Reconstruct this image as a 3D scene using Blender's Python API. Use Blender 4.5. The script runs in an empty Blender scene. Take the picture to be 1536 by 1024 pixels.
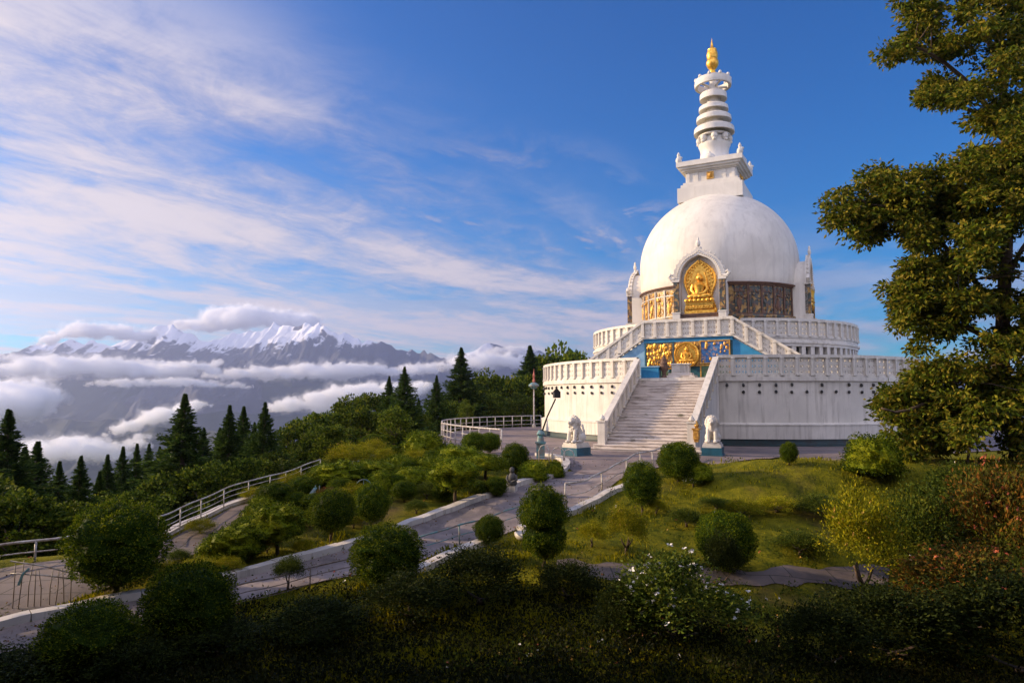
import bpy, math, random
import numpy as np
from mathutils import Vector, Matrix

random.seed(11)
RNG = np.random.default_rng(11)
SC = bpy.context.scene
COL = SC.collection
PI = math.pi

# ------------------------------------------------------------------ basic helpers
def link(o, parent=None):
    COL.objects.link(o)
    if parent is not None:
        o.parent = parent
    return o

def tag(o, label=None, cat=None, group=None, kind=None):
    if label: o['label'] = label
    if cat: o['category'] = cat
    if group: o['group'] = group
    if kind: o['kind'] = kind
    return o

def empty(name, loc=(0, 0, 0), rz=0.0, label=None, cat=None, group=None):
    o = bpy.data.objects.new(name, None)
    o.location = loc
    o.rotation_euler = (0, 0, rz)
    link(o)
    return tag(o, label, cat, group)

def mesh_np(name, V, F, mats, idx=None, smooth=False):
    me = bpy.data.meshes.new(name)
    V = np.asarray(V, dtype=np.float64)
    me.from_pydata(V.tolist() if len(V) < 2000 else V, [], F if isinstance(F, list) else F.tolist())
    if not isinstance(mats, (list, tuple)): mats = [mats]
    for m in mats: me.materials.append(m)
    if idx is not None:
        me.polygons.foreach_set('material_index', np.asarray(idx, dtype=np.int32))
    if smooth:
        me.polygons.foreach_set('use_smooth', np.ones(len(me.polygons), dtype=bool))
    me.update()
    return me

def obj(name, me, parent=None, loc=None, rz=None):
    o = bpy.data.objects.new(name, me)
    if loc is not None: o.location = loc
    if rz is not None: o.rotation_euler = (0, 0, rz)
    return link(o, parent)

class MB:
    """collects solids, then makes ONE mesh"""
    def __init__(s):
        s.V = []; s.F = []; s.I = []; s.mi = 0
    def add(s, V, F):
        b = len(s.V)
        s.V.extend([tuple(v) for v in V])
        for f in F:
            s.F.append(tuple(b + i for i in f)); s.I.append(s.mi)
    def box(s, c, d, rz=0.0):
        x, y, z = d[0] / 2, d[1] / 2, d[2] / 2
        ca, sa = math.cos(rz), math.sin(rz)
        V = []
        for sz in (-1, 1):
            for sx, sy in ((-1, -1), (1, -1), (1, 1), (-1, 1)):
                V.append((c[0] + sx * x * ca - sy * y * sa, c[1] + sx * x * sa + sy * y * ca, c[2] + sz * z))
        s.add(V, [(3, 2, 1, 0), (4, 5, 6, 7), (0, 1, 5, 4), (1, 2, 6, 5), (2, 3, 7, 6), (3, 0, 4, 7)])
    def hexa(s, b4, t4):
        s.add(list(b4) + list(t4), [(3, 2, 1, 0), (4, 5, 6, 7), (0, 1, 5, 4), (1, 2, 6, 5), (2, 3, 7, 6), (3, 0, 4, 7)])
    def lathe(s, prof, n=64, c=(0, 0), a0=0.0, a1=2 * PI, wob=None):
        full = abs(a1 - a0 - 2 * PI) < 1e-6
        m = n if full else n + 1
        V = []
        for i in range(m):
            a = a0 + (a1 - a0) * i / n
            for (r, z) in prof:
                V.append((c[0] + r * math.sin(a), c[1] - r * math.cos(a), z))
        k = len(prof); F = []
        for i in range(n):
            j = (i + 1) % m
            for q in range(k - 1):
                F.append((i * k + q, j * k + q, j * k + q + 1, i * k + q + 1))
        s.add(V, F)
    def tube(s, pts, r, n=6, cap=True):
        pts = [Vector(p) for p in pts]
        R = r if isinstance(r, (list, tuple)) else [r] * len(pts)
        V = []; k = len(pts)
        t0 = (pts[1] - pts[0]).normalized()
        u = t0.orthogonal().normalized()
        for i, p in enumerate(pts):
            t = (pts[min(i + 1, k - 1)] - pts[max(i - 1, 0)]).normalized()
            u = (u - t * u.dot(t)).normalized() if (u - t * u.dot(t)).length > 1e-6 else t.orthogonal().normalized()
            w = t.cross(u)
            for j in range(n):
                a = 2 * PI * j / n
                V.append(tuple(p + (u * math.cos(a) + w * math.sin(a)) * R[i]))
        F = []
        for i in range(k - 1):
            for j in range(n):
                j2 = (j + 1) % n
                F.append((i * n + j, i * n + j2, (i + 1) * n + j2, (i + 1) * n + j))
        if cap:
            F.append(tuple(range(n - 1, -1, -1))); F.append(tuple((k - 1) * n + j for j in range(n)))
        s.add(V, F)
    def ball(s, c, r, nu=10, nv=7):
        rx, ry, rz = r if isinstance(r, (list, tuple)) else (r, r, r)
        V = [(c[0], c[1], c[2] - rz)]
        for i in range(1, nv):
            th = PI * i / nv
            for j in range(nu):
                a = 2 * PI * j / nu
                V.append((c[0] + rx * math.sin(th) * math.cos(a), c[1] + ry * math.sin(th) * math.sin(a), c[2] - rz * math.cos(th)))
        V.append((c[0], c[1], c[2] + rz))
        F = []
        for j in range(nu):
            F.append((0, 1 + (j + 1) % nu, 1 + j))
        for i in range(nv - 2):
            for j in range(nu):
                a = 1 + i * nu + j; b = 1 + i * nu + (j + 1) % nu
                F.append((a, b, b + nu, a + nu))
        L = len(V) - 1
        for j in range(nu):
            F.append((L, 1 + (nv - 2) * nu + j, 1 + (nv - 2) * nu + (j + 1) % nu))
        s.add(V, F)
    def prism(s, poly, y0, y1):
        """poly in xz, extruded along y"""
        n = len(poly)
        V = [(x, y0, z) for x, z in poly] + [(x, y1, z) for x, z in poly]
        F = [tuple(range(n)), tuple(range(2 * n - 1, n - 1, -1))]
        for i in range(n):
            j = (i + 1) % n
            F.append((j, i, n + i, n + j))
        s.add(V, F)
    def mesh(s, name, mats, smooth=False):
        me = mesh_np(name, s.V, s.F, mats, s.I, smooth)
        return me
    def build(s, name, mats, parent=None, loc=None, rz=None, smooth=False, auto=None):
        me = s.mesh(name, mats, smooth or auto is not None)
        if auto is not None:
            me.set_sharp_from_angle(angle=math.radians(auto))
        return obj(name, me, parent, loc, rz)

def kids(o, allobs):
    return [c for c in allobs if c.parent == o]

def copy_thing(root, loc, rz=0.0, scale=(1, 1, 1), label=None):
    r = root.copy(); COL.objects.link(r)
    r.location = loc; r.rotation_euler = (0, 0, rz); r.scale = scale
    if label: r['label'] = label
    for ch in root.children:
        c = ch.copy(); COL.objects.link(c); c.parent = r
        for g in ch.children:
            d = g.copy(); COL.objects.link(d); d.parent = c
    return r

# ------------------------------------------------------------------ noise
def _h(i, j, s):
    n = (i * 374761393 + j * 668265263 + s * 974634777) & 0xFFFFFFFF
    n = ((n ^ (n >> 13)) * 1274126177) & 0xFFFFFFFF
    return ((n ^ (n >> 16)) & 0xFFFF) / 65535.0
def vnoise(x, y, s=0):
    x = np.asarray(x, float); y = np.asarray(y, float)
    xi = np.floor(x).astype(np.int64); yi = np.floor(y).astype(np.int64)
    fx = x - xi; fy = y - yi
    fx = fx * fx * (3 - 2 * fx); fy = fy * fy * (3 - 2 * fy)
    a = _h(xi, yi, s); b = _h(xi + 1, yi, s); c = _h(xi, yi + 1, s); d = _h(xi + 1, yi + 1, s)
    return (a * (1 - fx) + b * fx) * (1 - fy) + (c * (1 - fx) + d * fx) * fy
def fbm(x, y, oct=4, s=0, ridged=False):
    t = 0; amp = .5; tot = 0
    for o in range(oct):
        n = vnoise(x * 2 ** o + 17.3 * o, y * 2 ** o - 9.1 * o, s + o)
        if ridged: n = 1 - abs(2 * n - 1)
        t = t + n * amp; tot += amp; amp *= .5
    return t / tot

# ------------------------------------------------------------------ camera
FPX = 1050.0; EYE = 3.07; PITCH = math.atan(88 / 1050)
def ray(px, py):
    u = (px - 768) / FPX; v = (512 - py) / FPX
    return np.array([u, math.cos(PITCH) - v * math.sin(PITCH), math.sin(PITCH) + v * math.cos(PITCH)])
def at(px, py, Y):
    r = ray(px, py); return (r[0] * Y / r[1], Y, EYE + r[2] * Y / r[1])
cam = bpy.data.cameras.new('camera'); cam.sensor_width = 36; cam.lens = 36 * FPX / 1536
cam.clip_start = .1; cam.clip_end = 40000
camo = bpy.data.objects.new('camera', cam); link(camo)
camo.location = (0, 0, EYE); camo.rotation_euler = (PI / 2 + PITCH, 0, 0)
SC.camera = camo

# ------------------------------------------------------------------ materials
def new_mat(name):
    m = bpy.data.materials.new(name); m.use_nodes = True
    nt = m.node_tree
    return m, nt, nt.nodes['Principled BSDF']
def N(nt, typ, **kw):
    n = nt.nodes.new(typ)
    for k, v in kw.items():
        if k in n.inputs: n.inputs[k].default_value = v
        else: setattr(n, k, v)
    return n
def ramp(nt, fac, stops):
    r = nt.nodes.new('ShaderNodeValToRGB')
    e = r.color_ramp.elements
    while len(e) < len(stops): e.new(.5)
    for i, (p, c) in enumerate(stops):
        e[i].position = p; e[i].color = (*c, 1) if len(c) == 3 else c
    nt.links.new(fac, r.inputs[0]); return r
def mixc(nt, a, b, fac, blend='MIX'):
    m = nt.nodes.new('ShaderNodeMix'); m.data_type = 'RGBA'; m.blend_type = blend
    for sock, v in ((m.inputs[0], fac), (m.inputs[6], a), (m.inputs[7], b)):
        if hasattr(v, 'is_output'): nt.links.new(v, sock)
        elif isinstance(v, (tuple, list)): sock.default_value = (*v, 1) if len(v) == 3 else v
        else: sock.default_value = v
    return m.outputs[2]
def coords(nt, kind='Object', scale=(1, 1, 1)):
    t = nt.nodes.new('ShaderNodeTexCoord'); mp = nt.nodes.new('ShaderNodeMapping')
    mp.inputs['Scale'].default_value = scale
    nt.links.new(t.outputs[kind], mp.inputs[0]); return mp.outputs[0]
def noise(nt, vec, scale, detail=4, rough=.55, dist=0.0):
    n = N(nt, 'ShaderNodeTexNoise', Scale=scale, Detail=detail, Roughness=rough, Distortion=dist)
    if vec is not None: nt.links.new(vec, n.inputs['Vector'])
    return n.outputs['Fac']
def bump(nt, bsdf, height, strength=.3, dist=.02):
    b = N(nt, 'ShaderNodeBump', Strength=strength, Distance=dist)
    nt.links.new(height, b.inputs['Height']); nt.links.new(b.outputs[0], bsdf.inputs['Normal'])

def plain(name, c1, c2=None, scale=3, rough=.6, metal=0.0, streak=False, bmp=.15, bscale=None):
    m, nt, b = new_mat(name)
    c2 = c2 or tuple(x * .7 for x in c1)
    v = coords(nt, 'Object', (1, 1, .18) if streak else (1, 1, 1))
    f = noise(nt, v, scale, 6, .6)
    r = ramp(nt, f, [(.32, c2), (.62, c1)])
    nt.links.new(r.outputs[0], b.inputs['Base Color'])
    b.inputs['Roughness'].default_value = rough; b.inputs['Metallic'].default_value = metal
    if bmp: bump(nt, b, noise(nt, coords(nt), bscale or scale * 6, 4), bmp, .02)
    return m

def plaster(name, base, dirt, amount=.5):
    m, nt, b = new_mat(name)
    v = coords(nt); vs = coords(nt, 'Object', (1, 1, .07))
    f1 = noise(nt, v, .45, 5, .6, .6); f2 = noise(nt, vs, 2.6, 7, .7); f3 = noise(nt, v, 9, 5, .7)
    c = mixc(nt, base, tuple(x * .86 for x in base), ramp(nt, f1, [(.4, (0, 0, 0)), (.6, (1, 1, 1))]).outputs[0])
    c = mixc(nt, c, dirt, ramp(nt, f2, [(.5, (0, 0, 0)), (.78, (amount,) * 3)]).outputs[0])
    c = mixc(nt, c, dirt, ramp(nt, f3, [(.63, (0, 0, 0)), (.74, (amount * .9,) * 3)]).outputs[0])
    nt.links.new(c, b.inputs['Base Color'])
    b.inputs['Roughness'].default_value = .55
    bump(nt, b, noise(nt, v, 14, 5), .12, .02)
    return m

M = {}
M['plaster'] = plaster('white_plaster', (.72, .67, .60), (.26, .22, .18), .85)
M['dome'] = plaster('dome_plaster', (.72, .67, .60), (.40, .35, .31), .55)
M['lattice'] = plaster('white_concrete', (.72, .67, .60), (.26, .22, .19), .75)
M['spire'] = plaster('spire_plaster', (.70, .66, .60), (.42, .36, .30), .4)
M['lion'] = plaster('pale_stone', (.72, .66, .58), (.25, .2, .16), .7)
M['gold'] = plain('gold_leaf', (1.0, .58, .10), (.62, .28, .03), 5, .36, .75, bmp=.25)
M['gold_dull'] = plain('gold_paint', (.72, .40, .08), (.30, .14, .03), 6, .45, .45, bmp=.35)
M['teal'] = plain('teal_paint', (.015, .11, .17), (.012, .06, .085), 2, .5)
M['darkteal'] = plain('weathered_dark_band', (.02, .055, .065), (.03, .03, .03), 2, .5)
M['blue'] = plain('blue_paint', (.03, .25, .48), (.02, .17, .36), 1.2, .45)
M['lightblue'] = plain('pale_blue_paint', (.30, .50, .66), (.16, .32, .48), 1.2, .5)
M['green'] = plain('green_tile', (.05, .16, .08), (.08, .07, .03), 3, .5)
M['dark'] = plain('dark_iron_and_gap_shade', (.03, .028, .026), (.015, .014, .013), 5, .5)
M['brown'] = plain('weathered_and_shade_brown', (.16, .08, .05), (.07, .04, .03), 4, .7)
M['rail'] = plain('rail_paint', (.58, .56, .53), (.22, .15, .11), 5, .45)
M['railteal'] = plain('rail_teal', (.10, .27, .30), (.25, .15, .11), 4, .5)
M['rust'] = plain('rusty_metal', (.20, .17, .15), (.10, .06, .04), 6, .6)
M['kerb'] = plaster('kerb_concrete', (.60, .55, .50), (.12, .10, .08), .95)
M['bark'] = plain('bark', (.13, .085, .055), (.05, .035, .025), 4, .9, streak=True, bmp=.8)
M['red'] = plain('red_paint', (.42, .10, .06), (.25, .06, .04), 3, .5)
M['flowerwhite'] = plain('white_petal', (.8, .77, .74), (.62, .58, .55), 9, .6, bmp=0)
M['statue'] = plain('dark_stone', (.10, .095, .09), (.05, .045, .04), 7, .8)

def mosaic(name, cols, cell=5.0, dark=.5):
    m, nt, b = new_mat(name)
    v = coords(nt, 'Object')
    vo = N(nt, 'ShaderNodeTexVoronoi', Scale=cell); nt.links.new(v, vo.inputs['Vector'])
    sp = N(nt, 'ShaderNodeSeparateColor'); nt.links.new(vo.outputs['Color'], sp.inputs[0])
    st = [(i / max(1, len(cols) - 1), c) for i, c in enumerate(cols)]
    r = ramp(nt, sp.outputs[0], st); r.color_ramp.interpolation = 'CONSTANT'
    f = noise(nt, v, 3.5, 5, .65)
    c = mixc(nt, r.outputs[0], (.03, .022, .018), ramp(nt, f, [(.42, (0, 0, 0)), (.62, (dark,) * 3)]).outputs[0])
    nt.links.new(c, b.inputs['Base Color']); b.inputs['Roughness'].default_value = .4
    bump(nt, b, vo.outputs['Distance'], .5, .04)
    return m
M['mosaic'] = mosaic('frieze_mosaic', [(.035, .055, .05), (.38, .22, .06), (.17, .09, .045), (.07, .08, .07), (.36, .23, .08), (.08, .06, .045), (.26, .10, .07)], 4.2)
M['mural'] = mosaic('blue_mural', [(.03, .12, .34), (.05, .18, .42), (.28, .22, .26), (.03, .10, .28), (.06, .2, .45), (.25, .13, .14)], 6.5, .25)
M['goldmos'] = mosaic('gold_mosaic', [(.55, .30, .06), (.34, .17, .04), (.62, .36, .09), (.22, .10, .03), (.48, .25, .05)], 6.0, .55)

# marble steps
m, nt, b = new_mat('marble_steps')
v = coords(nt); f = noise(nt, coords(nt, 'Object', (.25, 1, 2)), 3, 7, .7, .5); f2 = noise(nt, v, 1.1, 5, .6)
c = mixc(nt, (.68, .61, .56), (.22, .16, .13), ramp(nt, f, [(.46, (0, 0, 0)), (.72, (1, 1, 1))]).outputs[0])
c = mixc(nt, c, (.14, .13, .07), ramp(nt, f2, [(.6, (0, 0, 0)), (.72, (.8, .8, .8))]).outputs[0])
nt.links.new(c, b.inputs['Base Color']); b.inputs['Roughness'].default_value = .5
bump(nt, b, f, .2, .02); M['steps'] = m

# paving
def paving(name, c1, c2, c3, patch=.35, rough=.75, slab=0.0):
    m, nt, b = new_mat(name)
    v = coords(nt); f = noise(nt, v, patch, 6, .6, .4); f2 = noise(nt, v, 22, 5, .7); f3 = noise(nt, v, 2.2, 6, .7)
    c = mixc(nt, c1, c2, ramp(nt, f, [(.38, (0, 0, 0)), (.64, (1, 1, 1))]).outputs[0])
    c = mixc(nt, c, c3, ramp(nt, f3, [(.52, (0, 0, 0)), (.74, (.8, .8, .8))]).outputs[0])
    c = mixc(nt, c, (.5, .47, .44), ramp(nt, f2, [(.66, (0, 0, 0)), (.78, (.5, .5, .5))]).outputs[0])
    if slab:
        br = N(nt, 'ShaderNodeTexBrick', Scale=1.0); br.inputs['Mortar Size'].default_value = .018
        br.inputs['Brick Width'].default_value = slab * 1.5; br.inputs['Row Height'].default_value = slab
        nt.links.new(v, br.inputs['Vector'])
        c = mixc(nt, c, (.04, .035, .025), br.outputs['Fac'])
    nt.links.new(c, b.inputs['Base Color']); b.inputs['Roughness'].default_value = rough
    bump(nt, b, f2, .3, .02); return m
M['plaza'] = paving('plaza_asphalt', (.22, .17, .16), (.11, .09, .09), (.33, .22, .19))
M['path'] = paving('path_asphalt', (.27, .22, .205), (.11, .09, .085), (.38, .30, .27), .5)
M['slab'] = paving('path_slabs', (.17, .135, .125), (.10, .075, .065), (.22, .15, .12), .4, .8, .9)
M['ledge'] = paving('ledge_stone', (.10, .08, .07), (.06, .05, .04), (.15, .11, .09), .8)

# ground
m, nt, b = new_mat('garden_ground')
v = coords(nt); f = noise(nt, v, .16, 6, .62, .3); f2 = noise(nt, v, 1.4, 6, .7); f3 = noise(nt, v, 16, 4, .7)
c = mixc(nt, (.05, .065, .006), (.22, .195, .012), ramp(nt, f2, [(.35, (0, 0, 0)), (.65, (1, 1, 1))]).outputs[0])
c = mixc(nt, c, (.10, .062, .036), ramp(nt, f, [(.53, (0, 0, 0)), (.67, (.9, .9, .9))]).outputs[0])
c = mixc(nt, c, (.02, .03, .008), ramp(nt, f3, [(.5, (0, 0, 0)), (.7, (.7, .7, .7))]).outputs[0])
nt.links.new(c, b.inputs['Base Color']); b.inputs['Roughness'].default_value = .95; b.inputs['Specular IOR Level'].default_value = .05
bump(nt, b, f3, .8, .06); M['ground'] = m

def leafmat(name, cols, transl=.22, rough=.55):
    m, nt, b = new_mat(name)
    g = nt.nodes.new('ShaderNodeNewGeometry'); oi = nt.nodes.new('ShaderNodeObjectInfo')
    f = noise(nt, coords(nt), 1.7, 3, .6)
    a = N(nt, 'ShaderNodeMath', operation='MULTIPLY_ADD'); a.inputs[1].default_value = .75
    nt.links.new(g.outputs['Random Per Island'], a.inputs[0])
    s = N(nt, 'ShaderNodeMath', operation='MULTIPLY_ADD'); s.inputs[1].default_value = .5; s.inputs[2].default_value = -.13
    nt.links.new(f, s.inputs[0]); nt.links.new(s.outputs[0], a.inputs[2])
    r = ramp(nt, a.outputs[0], [(i / (len(cols) - 1), c) for i, c in enumerate(cols)])
    hs = N(nt, 'ShaderNodeHueSaturation')
    q = N(nt, 'ShaderNodeMath', operation='MULTIPLY_ADD'); q.inputs[1].default_value = .35; q.inputs[2].default_value = .8
    nt.links.new(oi.outputs['Random'], q.inputs[0]); nt.links.new(q.outputs[0], hs.inputs['Value'])
    nt.links.new(r.outputs[0], hs.inputs['Color'])
    nt.links.new(hs.outputs[0], b.inputs['Base Color']); b.inputs['Roughness'].default_value = rough
    b.inputs['Specular IOR Level'].default_value = .06
    tr = nt.nodes.new('ShaderNodeBsdfTranslucent'); nt.links.new(hs.outputs[0], tr.inputs[0])
    mx = nt.nodes.new('ShaderNodeMixShader'); mx.inputs[0].default_value = transl
    nt.links.new(b.outputs[0], mx.inputs[1]); nt.links.new(tr.outputs[0], mx.inputs[2])
    nt.links.new(mx.outputs[0], nt.nodes['Material Output'].inputs[0])
    return m
M['topiary'] = leafmat('topiary_leaf', [(.010, .022, .003), (.04, .075, .005), (.13, .18, .007), (.34, .32, .012)])
M['goldbush'] = leafmat('golden_leaf', [(.05, .075, .006), (.17, .19, .008), (.34, .31, .010), (.50, .38, .014)])
M['shrub'] = leafmat('shrub_leaf', [(.015, .03, .006), (.045, .075, .010), (.11, .145, .015), (.23, .22, .025)])
M['autumn'] = leafmat('autumn_leaf', [(.025, .03, .008), (.06, .065, .012), (.12, .115, .015), (.24, .09, .016), (.13, .15, .02)])
M['conifer'] = leafmat('conifer_needles', [(.012, .028, .008), (.03, .062, .013), (.07, .115, .017), (.13, .17, .022)], .3)
M['broad'] = leafmat('broadleaf', [(.012, .026, .004), (.045, .078, .008), (.13, .17, .013), (.27, .25, .02)])
M['bigleaf'] = leafmat('overhanging_leaf', [(.012, .020, .004), (.042, .058, .006), (.11, .145, .010), (.22, .165, .02), (.19, .21, .016)], .3, .45)
M['shadeshrub'] = leafmat('shade_toned_shrub_leaf', [(.006, .011, .003), (.016, .026, .005), (.036, .05, .008), (.08, .085, .012)], .2)  # darker copy of the shrub leaf: foreground gloom is put into its colour
M['grass'] = leafmat('grass_blade', [(.045, .065, .004), (.13, .14, .005), (.31, .28, .007), (.52, .41, .015)], .3)
M['weed'] = leafmat('weed_leaf', [(.003, .005, .002), (.008, .012, .003), (.02, .025, .005), (.05, .035, .010)])

# rock with snow
m, nt, b = new_mat('snowy_rock')
g = nt.nodes.new('ShaderNodeNewGeometry'); sp = nt.nodes.new('ShaderNodeSeparateXYZ'); sn = nt.nodes.new('ShaderNodeSeparateXYZ')
nt.links.new(g.outputs['Position'], sp.inputs[0]); nt.links.new(g.outputs['True Normal'], sn.inputs[0])
f = noise(nt, g.outputs['Position'], .004, 6, .65)
h1 = N(nt, 'ShaderNodeMapRange'); h1.inputs['From Min'].default_value = 330; h1.inputs['From Max'].default_value = 620
nt.links.new(sp.outputs['Z'], h1.inputs['Value'])
ad = N(nt, 'ShaderNodeMath', operation='ADD'); nt.links.new(h1.outputs[0], ad.inputs[0])
fm = N(nt, 'ShaderNodeMath', operation='MULTIPLY_ADD'); fm.inputs[1].default_value = 1.6; fm.inputs[2].default_value = -.95
nt.links.new(f, fm.inputs[0]); nt.links.new(fm.outputs[0], ad.inputs[1])
sl = N(nt, 'ShaderNodeMath', operation='MULTIPLY_ADD'); sl.inputs[1].default_value = .9; sl.inputs[2].default_value = -.45
nt.links.new(sn.outputs['Z'], sl.inputs[0])
ad2 = N(nt, 'ShaderNodeMath', operation='ADD'); nt.links.new(ad.outputs[0], ad2.inputs[0]); nt.links.new(sl.outputs[0], ad2.inputs[1])
r = ramp(nt, ad2.outputs[0], [(.56, (.05, .055, .07)), (.70, (.72, .73, .78))])
nt.links.new(r.outputs[0], b.inputs['Base Color']); b.inputs['Roughness'].default_value = .9; M['mountain'] = m
M['hill'] = plain('forested_hill', (.022, .032, .028), (.012, .02, .018), .004, .95, bmp=0)

def volmat(name, density, color, aniso=0.0):
    m = bpy.data.materials.new(name); m.use_nodes = True; nt = m.node_tree
    nt.nodes.remove(nt.nodes['Principled BSDF'])
    pv = nt.nodes.new('ShaderNodeVolumePrincipled')
    pv.inputs['Density'].default_value = density; pv.inputs['Color'].default_value = (*color, 1)
    pv.inputs['Anisotropy'].default_value = aniso
    nt.links.new(pv.outputs[0], nt.nodes['Material Output'].inputs['Volume'])
    return m

# ------------------------------------------------------------------ terrain functions
SD = 65.0; TH = math.radians(16.55)
CX, CY = SD * math.sin(TH), SD * math.cos(TH)
AF = math.radians(27.5)                      # front axis of the stupa
def sstep(a, b, x):
    t = np.clip((np.asarray(x, float) - a) / (b - a), 0, 1); return t * t * (3 - 2 * t)
def zbase(x, y):
    x = np.asarray(x, float); y = np.asarray(y, float)
    r = sstep(2, 12, x)
    y0 = 33.5 - 1.5 * r
    z = -2.2 * (1 - sstep(11, y0 + 2.5, y)) 
    # low earth steps across the right lawn
    wv = (vnoise(x * .45, 2.0, 8) - .5) * 1.2
    z = z - r * .62 * (1 - sstep(26.3, 26.9, y + wv)) - r * .5 * (1 - sstep(22.3, 22.9, y + wv * .8))
    # lawn bank on the right keeps high, then steps down
    z = z + r * .95 * sstep(18, 28, y) * (1 - sstep(28.5, 34, y)) * 1.0
    z = z + ((vnoise(x * .35, y * .35, 3) - .5) * .26 + (vnoise(x * .9, y * 1.1, 5) - .5) * .10) * (1 - sstep(30, 34, y))
    return z
def Gb(px, py, fn=zbase):
    r = ray(px, py); t0 = 4.0; step = .4; t = t0
    while t < 400:
        x, y, z = r[0] * t, r[1] * t, EYE + r[2] * t
        if z < float(fn(x, y)):
            lo, hi = t - step, t
            for _ in range(24):
                mid = (lo + hi) / 2
                if EYE + r[2] * mid < float(fn(r[0] * mid, r[1] * mid)): hi = mid
                else: lo = mid
            return (r[0] * hi, r[1] * hi, EYE + r[2] * hi)
        t += step
    return (r[0] * t, r[1] * t, 0)
edge_px = [(-700, 960), (-300, 905), (-60, 862), (0, 850), (110, 834), (235, 815), (290, 788), (330, 768), (400, 746), (470, 719), (560, 693), (610, 674)]
EDGE = [Gb(*p)[:2] for p in edge_px]
RP = 25.2
a_start = math.radians(-97)                   # plaza edge circle, angle from +Y seen from the stupa, going to the back
CIRC = [(CX + RP * math.sin(a), CY + RP * math.cos(a)) for a in np.linspace(math.radians(-99), math.radians(75), 40)]
POLY = np.array(EDGE + CIRC + [(90, 66), (90, -40), (-24, -40)])
def outside(x, y):
    x = np.asarray(x, float).ravel(); y = np.asarray(y, float).ravel()
    ins = np.zeros(len(x), bool); d2 = np.full(len(x), 1e18)
    n = len(POLY)
    for i in range(n):
        x1, y1 = POLY[i]; x2, y2 = POLY[(i + 1) % n]
        c = ((y1 > y) != (y2 > y))
        with np.errstate(divide='ignore', invalid='ignore'):
            xi = (x2 - x1) * (y - y1) / (y2 - y1 if y2 != y1 else 1e-9) + x1
        ins ^= c & (x < xi)
        dx, dy = x2 - x1, y2 - y1; L = dx * dx + dy * dy + 1e-12
        t = np.clip(((x - x1) * dx + (y - y1) * dy) / L, 0, 1)
        d2 = np.minimum(d2, (x - x1 - t * dx) ** 2 + (y - y1 - t * dy) ** 2)
    d = np.sqrt(d2); d[ins] = 0
    return d
def zg(x, y):
    x = np.asarray(x, float); y = np.asarray(y, float); sh = np.broadcast(x, y).shape
    d = outside(np.broadcast_to(x, sh), np.broadcast_to(y, sh)).reshape(sh)
    drop = .5 * np.maximum(d - .6, 0)
    far = 650 * (1 - np.exp(-drop / 650.0))
    rough = fbm(x / 260.0, y / 260.0, 4, 7) * np.clip((d - 60) / 400, 0, 1) * 150
    return zbase(x, y) - far + rough
def zg1(x, y): return float(zg(np.array([x]), np.array([y]))[0])
def G(px, py): return Gb(px, py)

# terrain sheet: rings around the camera
az = np.concatenate([np.radians(np.linspace(-70, 70, 360)), np.radians(np.linspace(74, 286, 54))])
rad = np.concatenate([[.5], np.geomspace(3, 9000, 430)])
A, R_ = np.meshgrid(az, rad); X = R_ * np.sin(A); Y = R_ * np.cos(A)
Z = zg(X, Y)
n_r, n_a = X.shape
V = np.stack([X.ravel(), Y.ravel(), Z.ravel()], 1)
ii, jj = np.meshgrid(np.arange(n_r - 1), np.arange(n_a), indexing='ij'); j2 = (jj + 1) % n_a
F = np.stack([ii * n_a + jj, (ii + 1) * n_a + jj, (ii + 1) * n_a + j2, ii * n_a + j2], -1).reshape(-1, 4)[:, ::-1]
tag(obj('ground', mesh_np('ground', V, F, M['ground'], smooth=True)), kind='structure')

def densify(pts, step):
    out = []
    for (a, b) in zip(pts[:-1], pts[1:]):
        L = math.dist(a, b); n = max(1, int(L / step))
        for i in range(n):
            out.append(tuple(a[k] + (b[k] - a[k]) * i / n for k in range(len(a))))
    out.append(tuple(pts[-1])); return out
def resample(pts, n):
    pts = [np.array(p, float) for p in pts]
    d = [0]
    for a, b in zip(pts[:-1], pts[1:]): d.append(d[-1] + np.linalg.norm(b - a))
    out = []
    for s in np.linspace(0, d[-1], n):
        k = min(max(np.searchsorted(d, s) - 1, 0), len(pts) - 2)
        t = (s - d[k]) / max(d[k + 1] - d[k], 1e-9)
        out.append(pts[k] + (pts[k + 1] - pts[k]) * t)
    return out
def smooth2(pts, it=2):
    for _ in range(it):
        q = [pts[0]]
        for a, b in zip(pts[:-1], pts[1:]):
            q.append(tuple(.75 * a[k] + .25 * b[k] for k in range(len(a)))); q.append(tuple(.25 * a[k] + .75 * b[k] for k in range(len(a))))
        q.append(pts[-1]); pts = q
    return pts

def strip(name, left, right, mat, lift=.035, n=120, w=9, rag=0.0):
    L = resample(left, n); Rr = resample(right, n)
    if rag:
        for i in range(n):
            L[i] = L[i] + np.array([0, (float(vnoise(i * .37, 1, 5)) - .5) * rag]); Rr[i] = Rr[i] + np.array([0, (float(vnoise(i * .31, 7, 6)) - .5) * rag])
    V = []
    for a, b in zip(L, Rr):
        for k in range(w + 1):
            p = a + (b - a) * k / w
            V.append((p[0], p[1], float(zbase(p[0], p[1])) + lift))
    F = [(i * (w + 1) + k, i * (w + 1) + k + 1, (i + 1) * (w + 1) + k + 1, (i + 1) * (w + 1) + k) for i in range(n - 1) for k in range(w)]
    me = mesh_np(name, V, F, mat)
    if me.polygons[0].normal.z < 0: me.flip_normals()
    o = obj(name, me); tag(o, kind='structure')
    return [tuple(p[:2]) for p in L] + [tuple(p[:2]) for p in Rr[::-1]]
def world(pxs): return [G(*p)[:2] for p in pxs]

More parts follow.
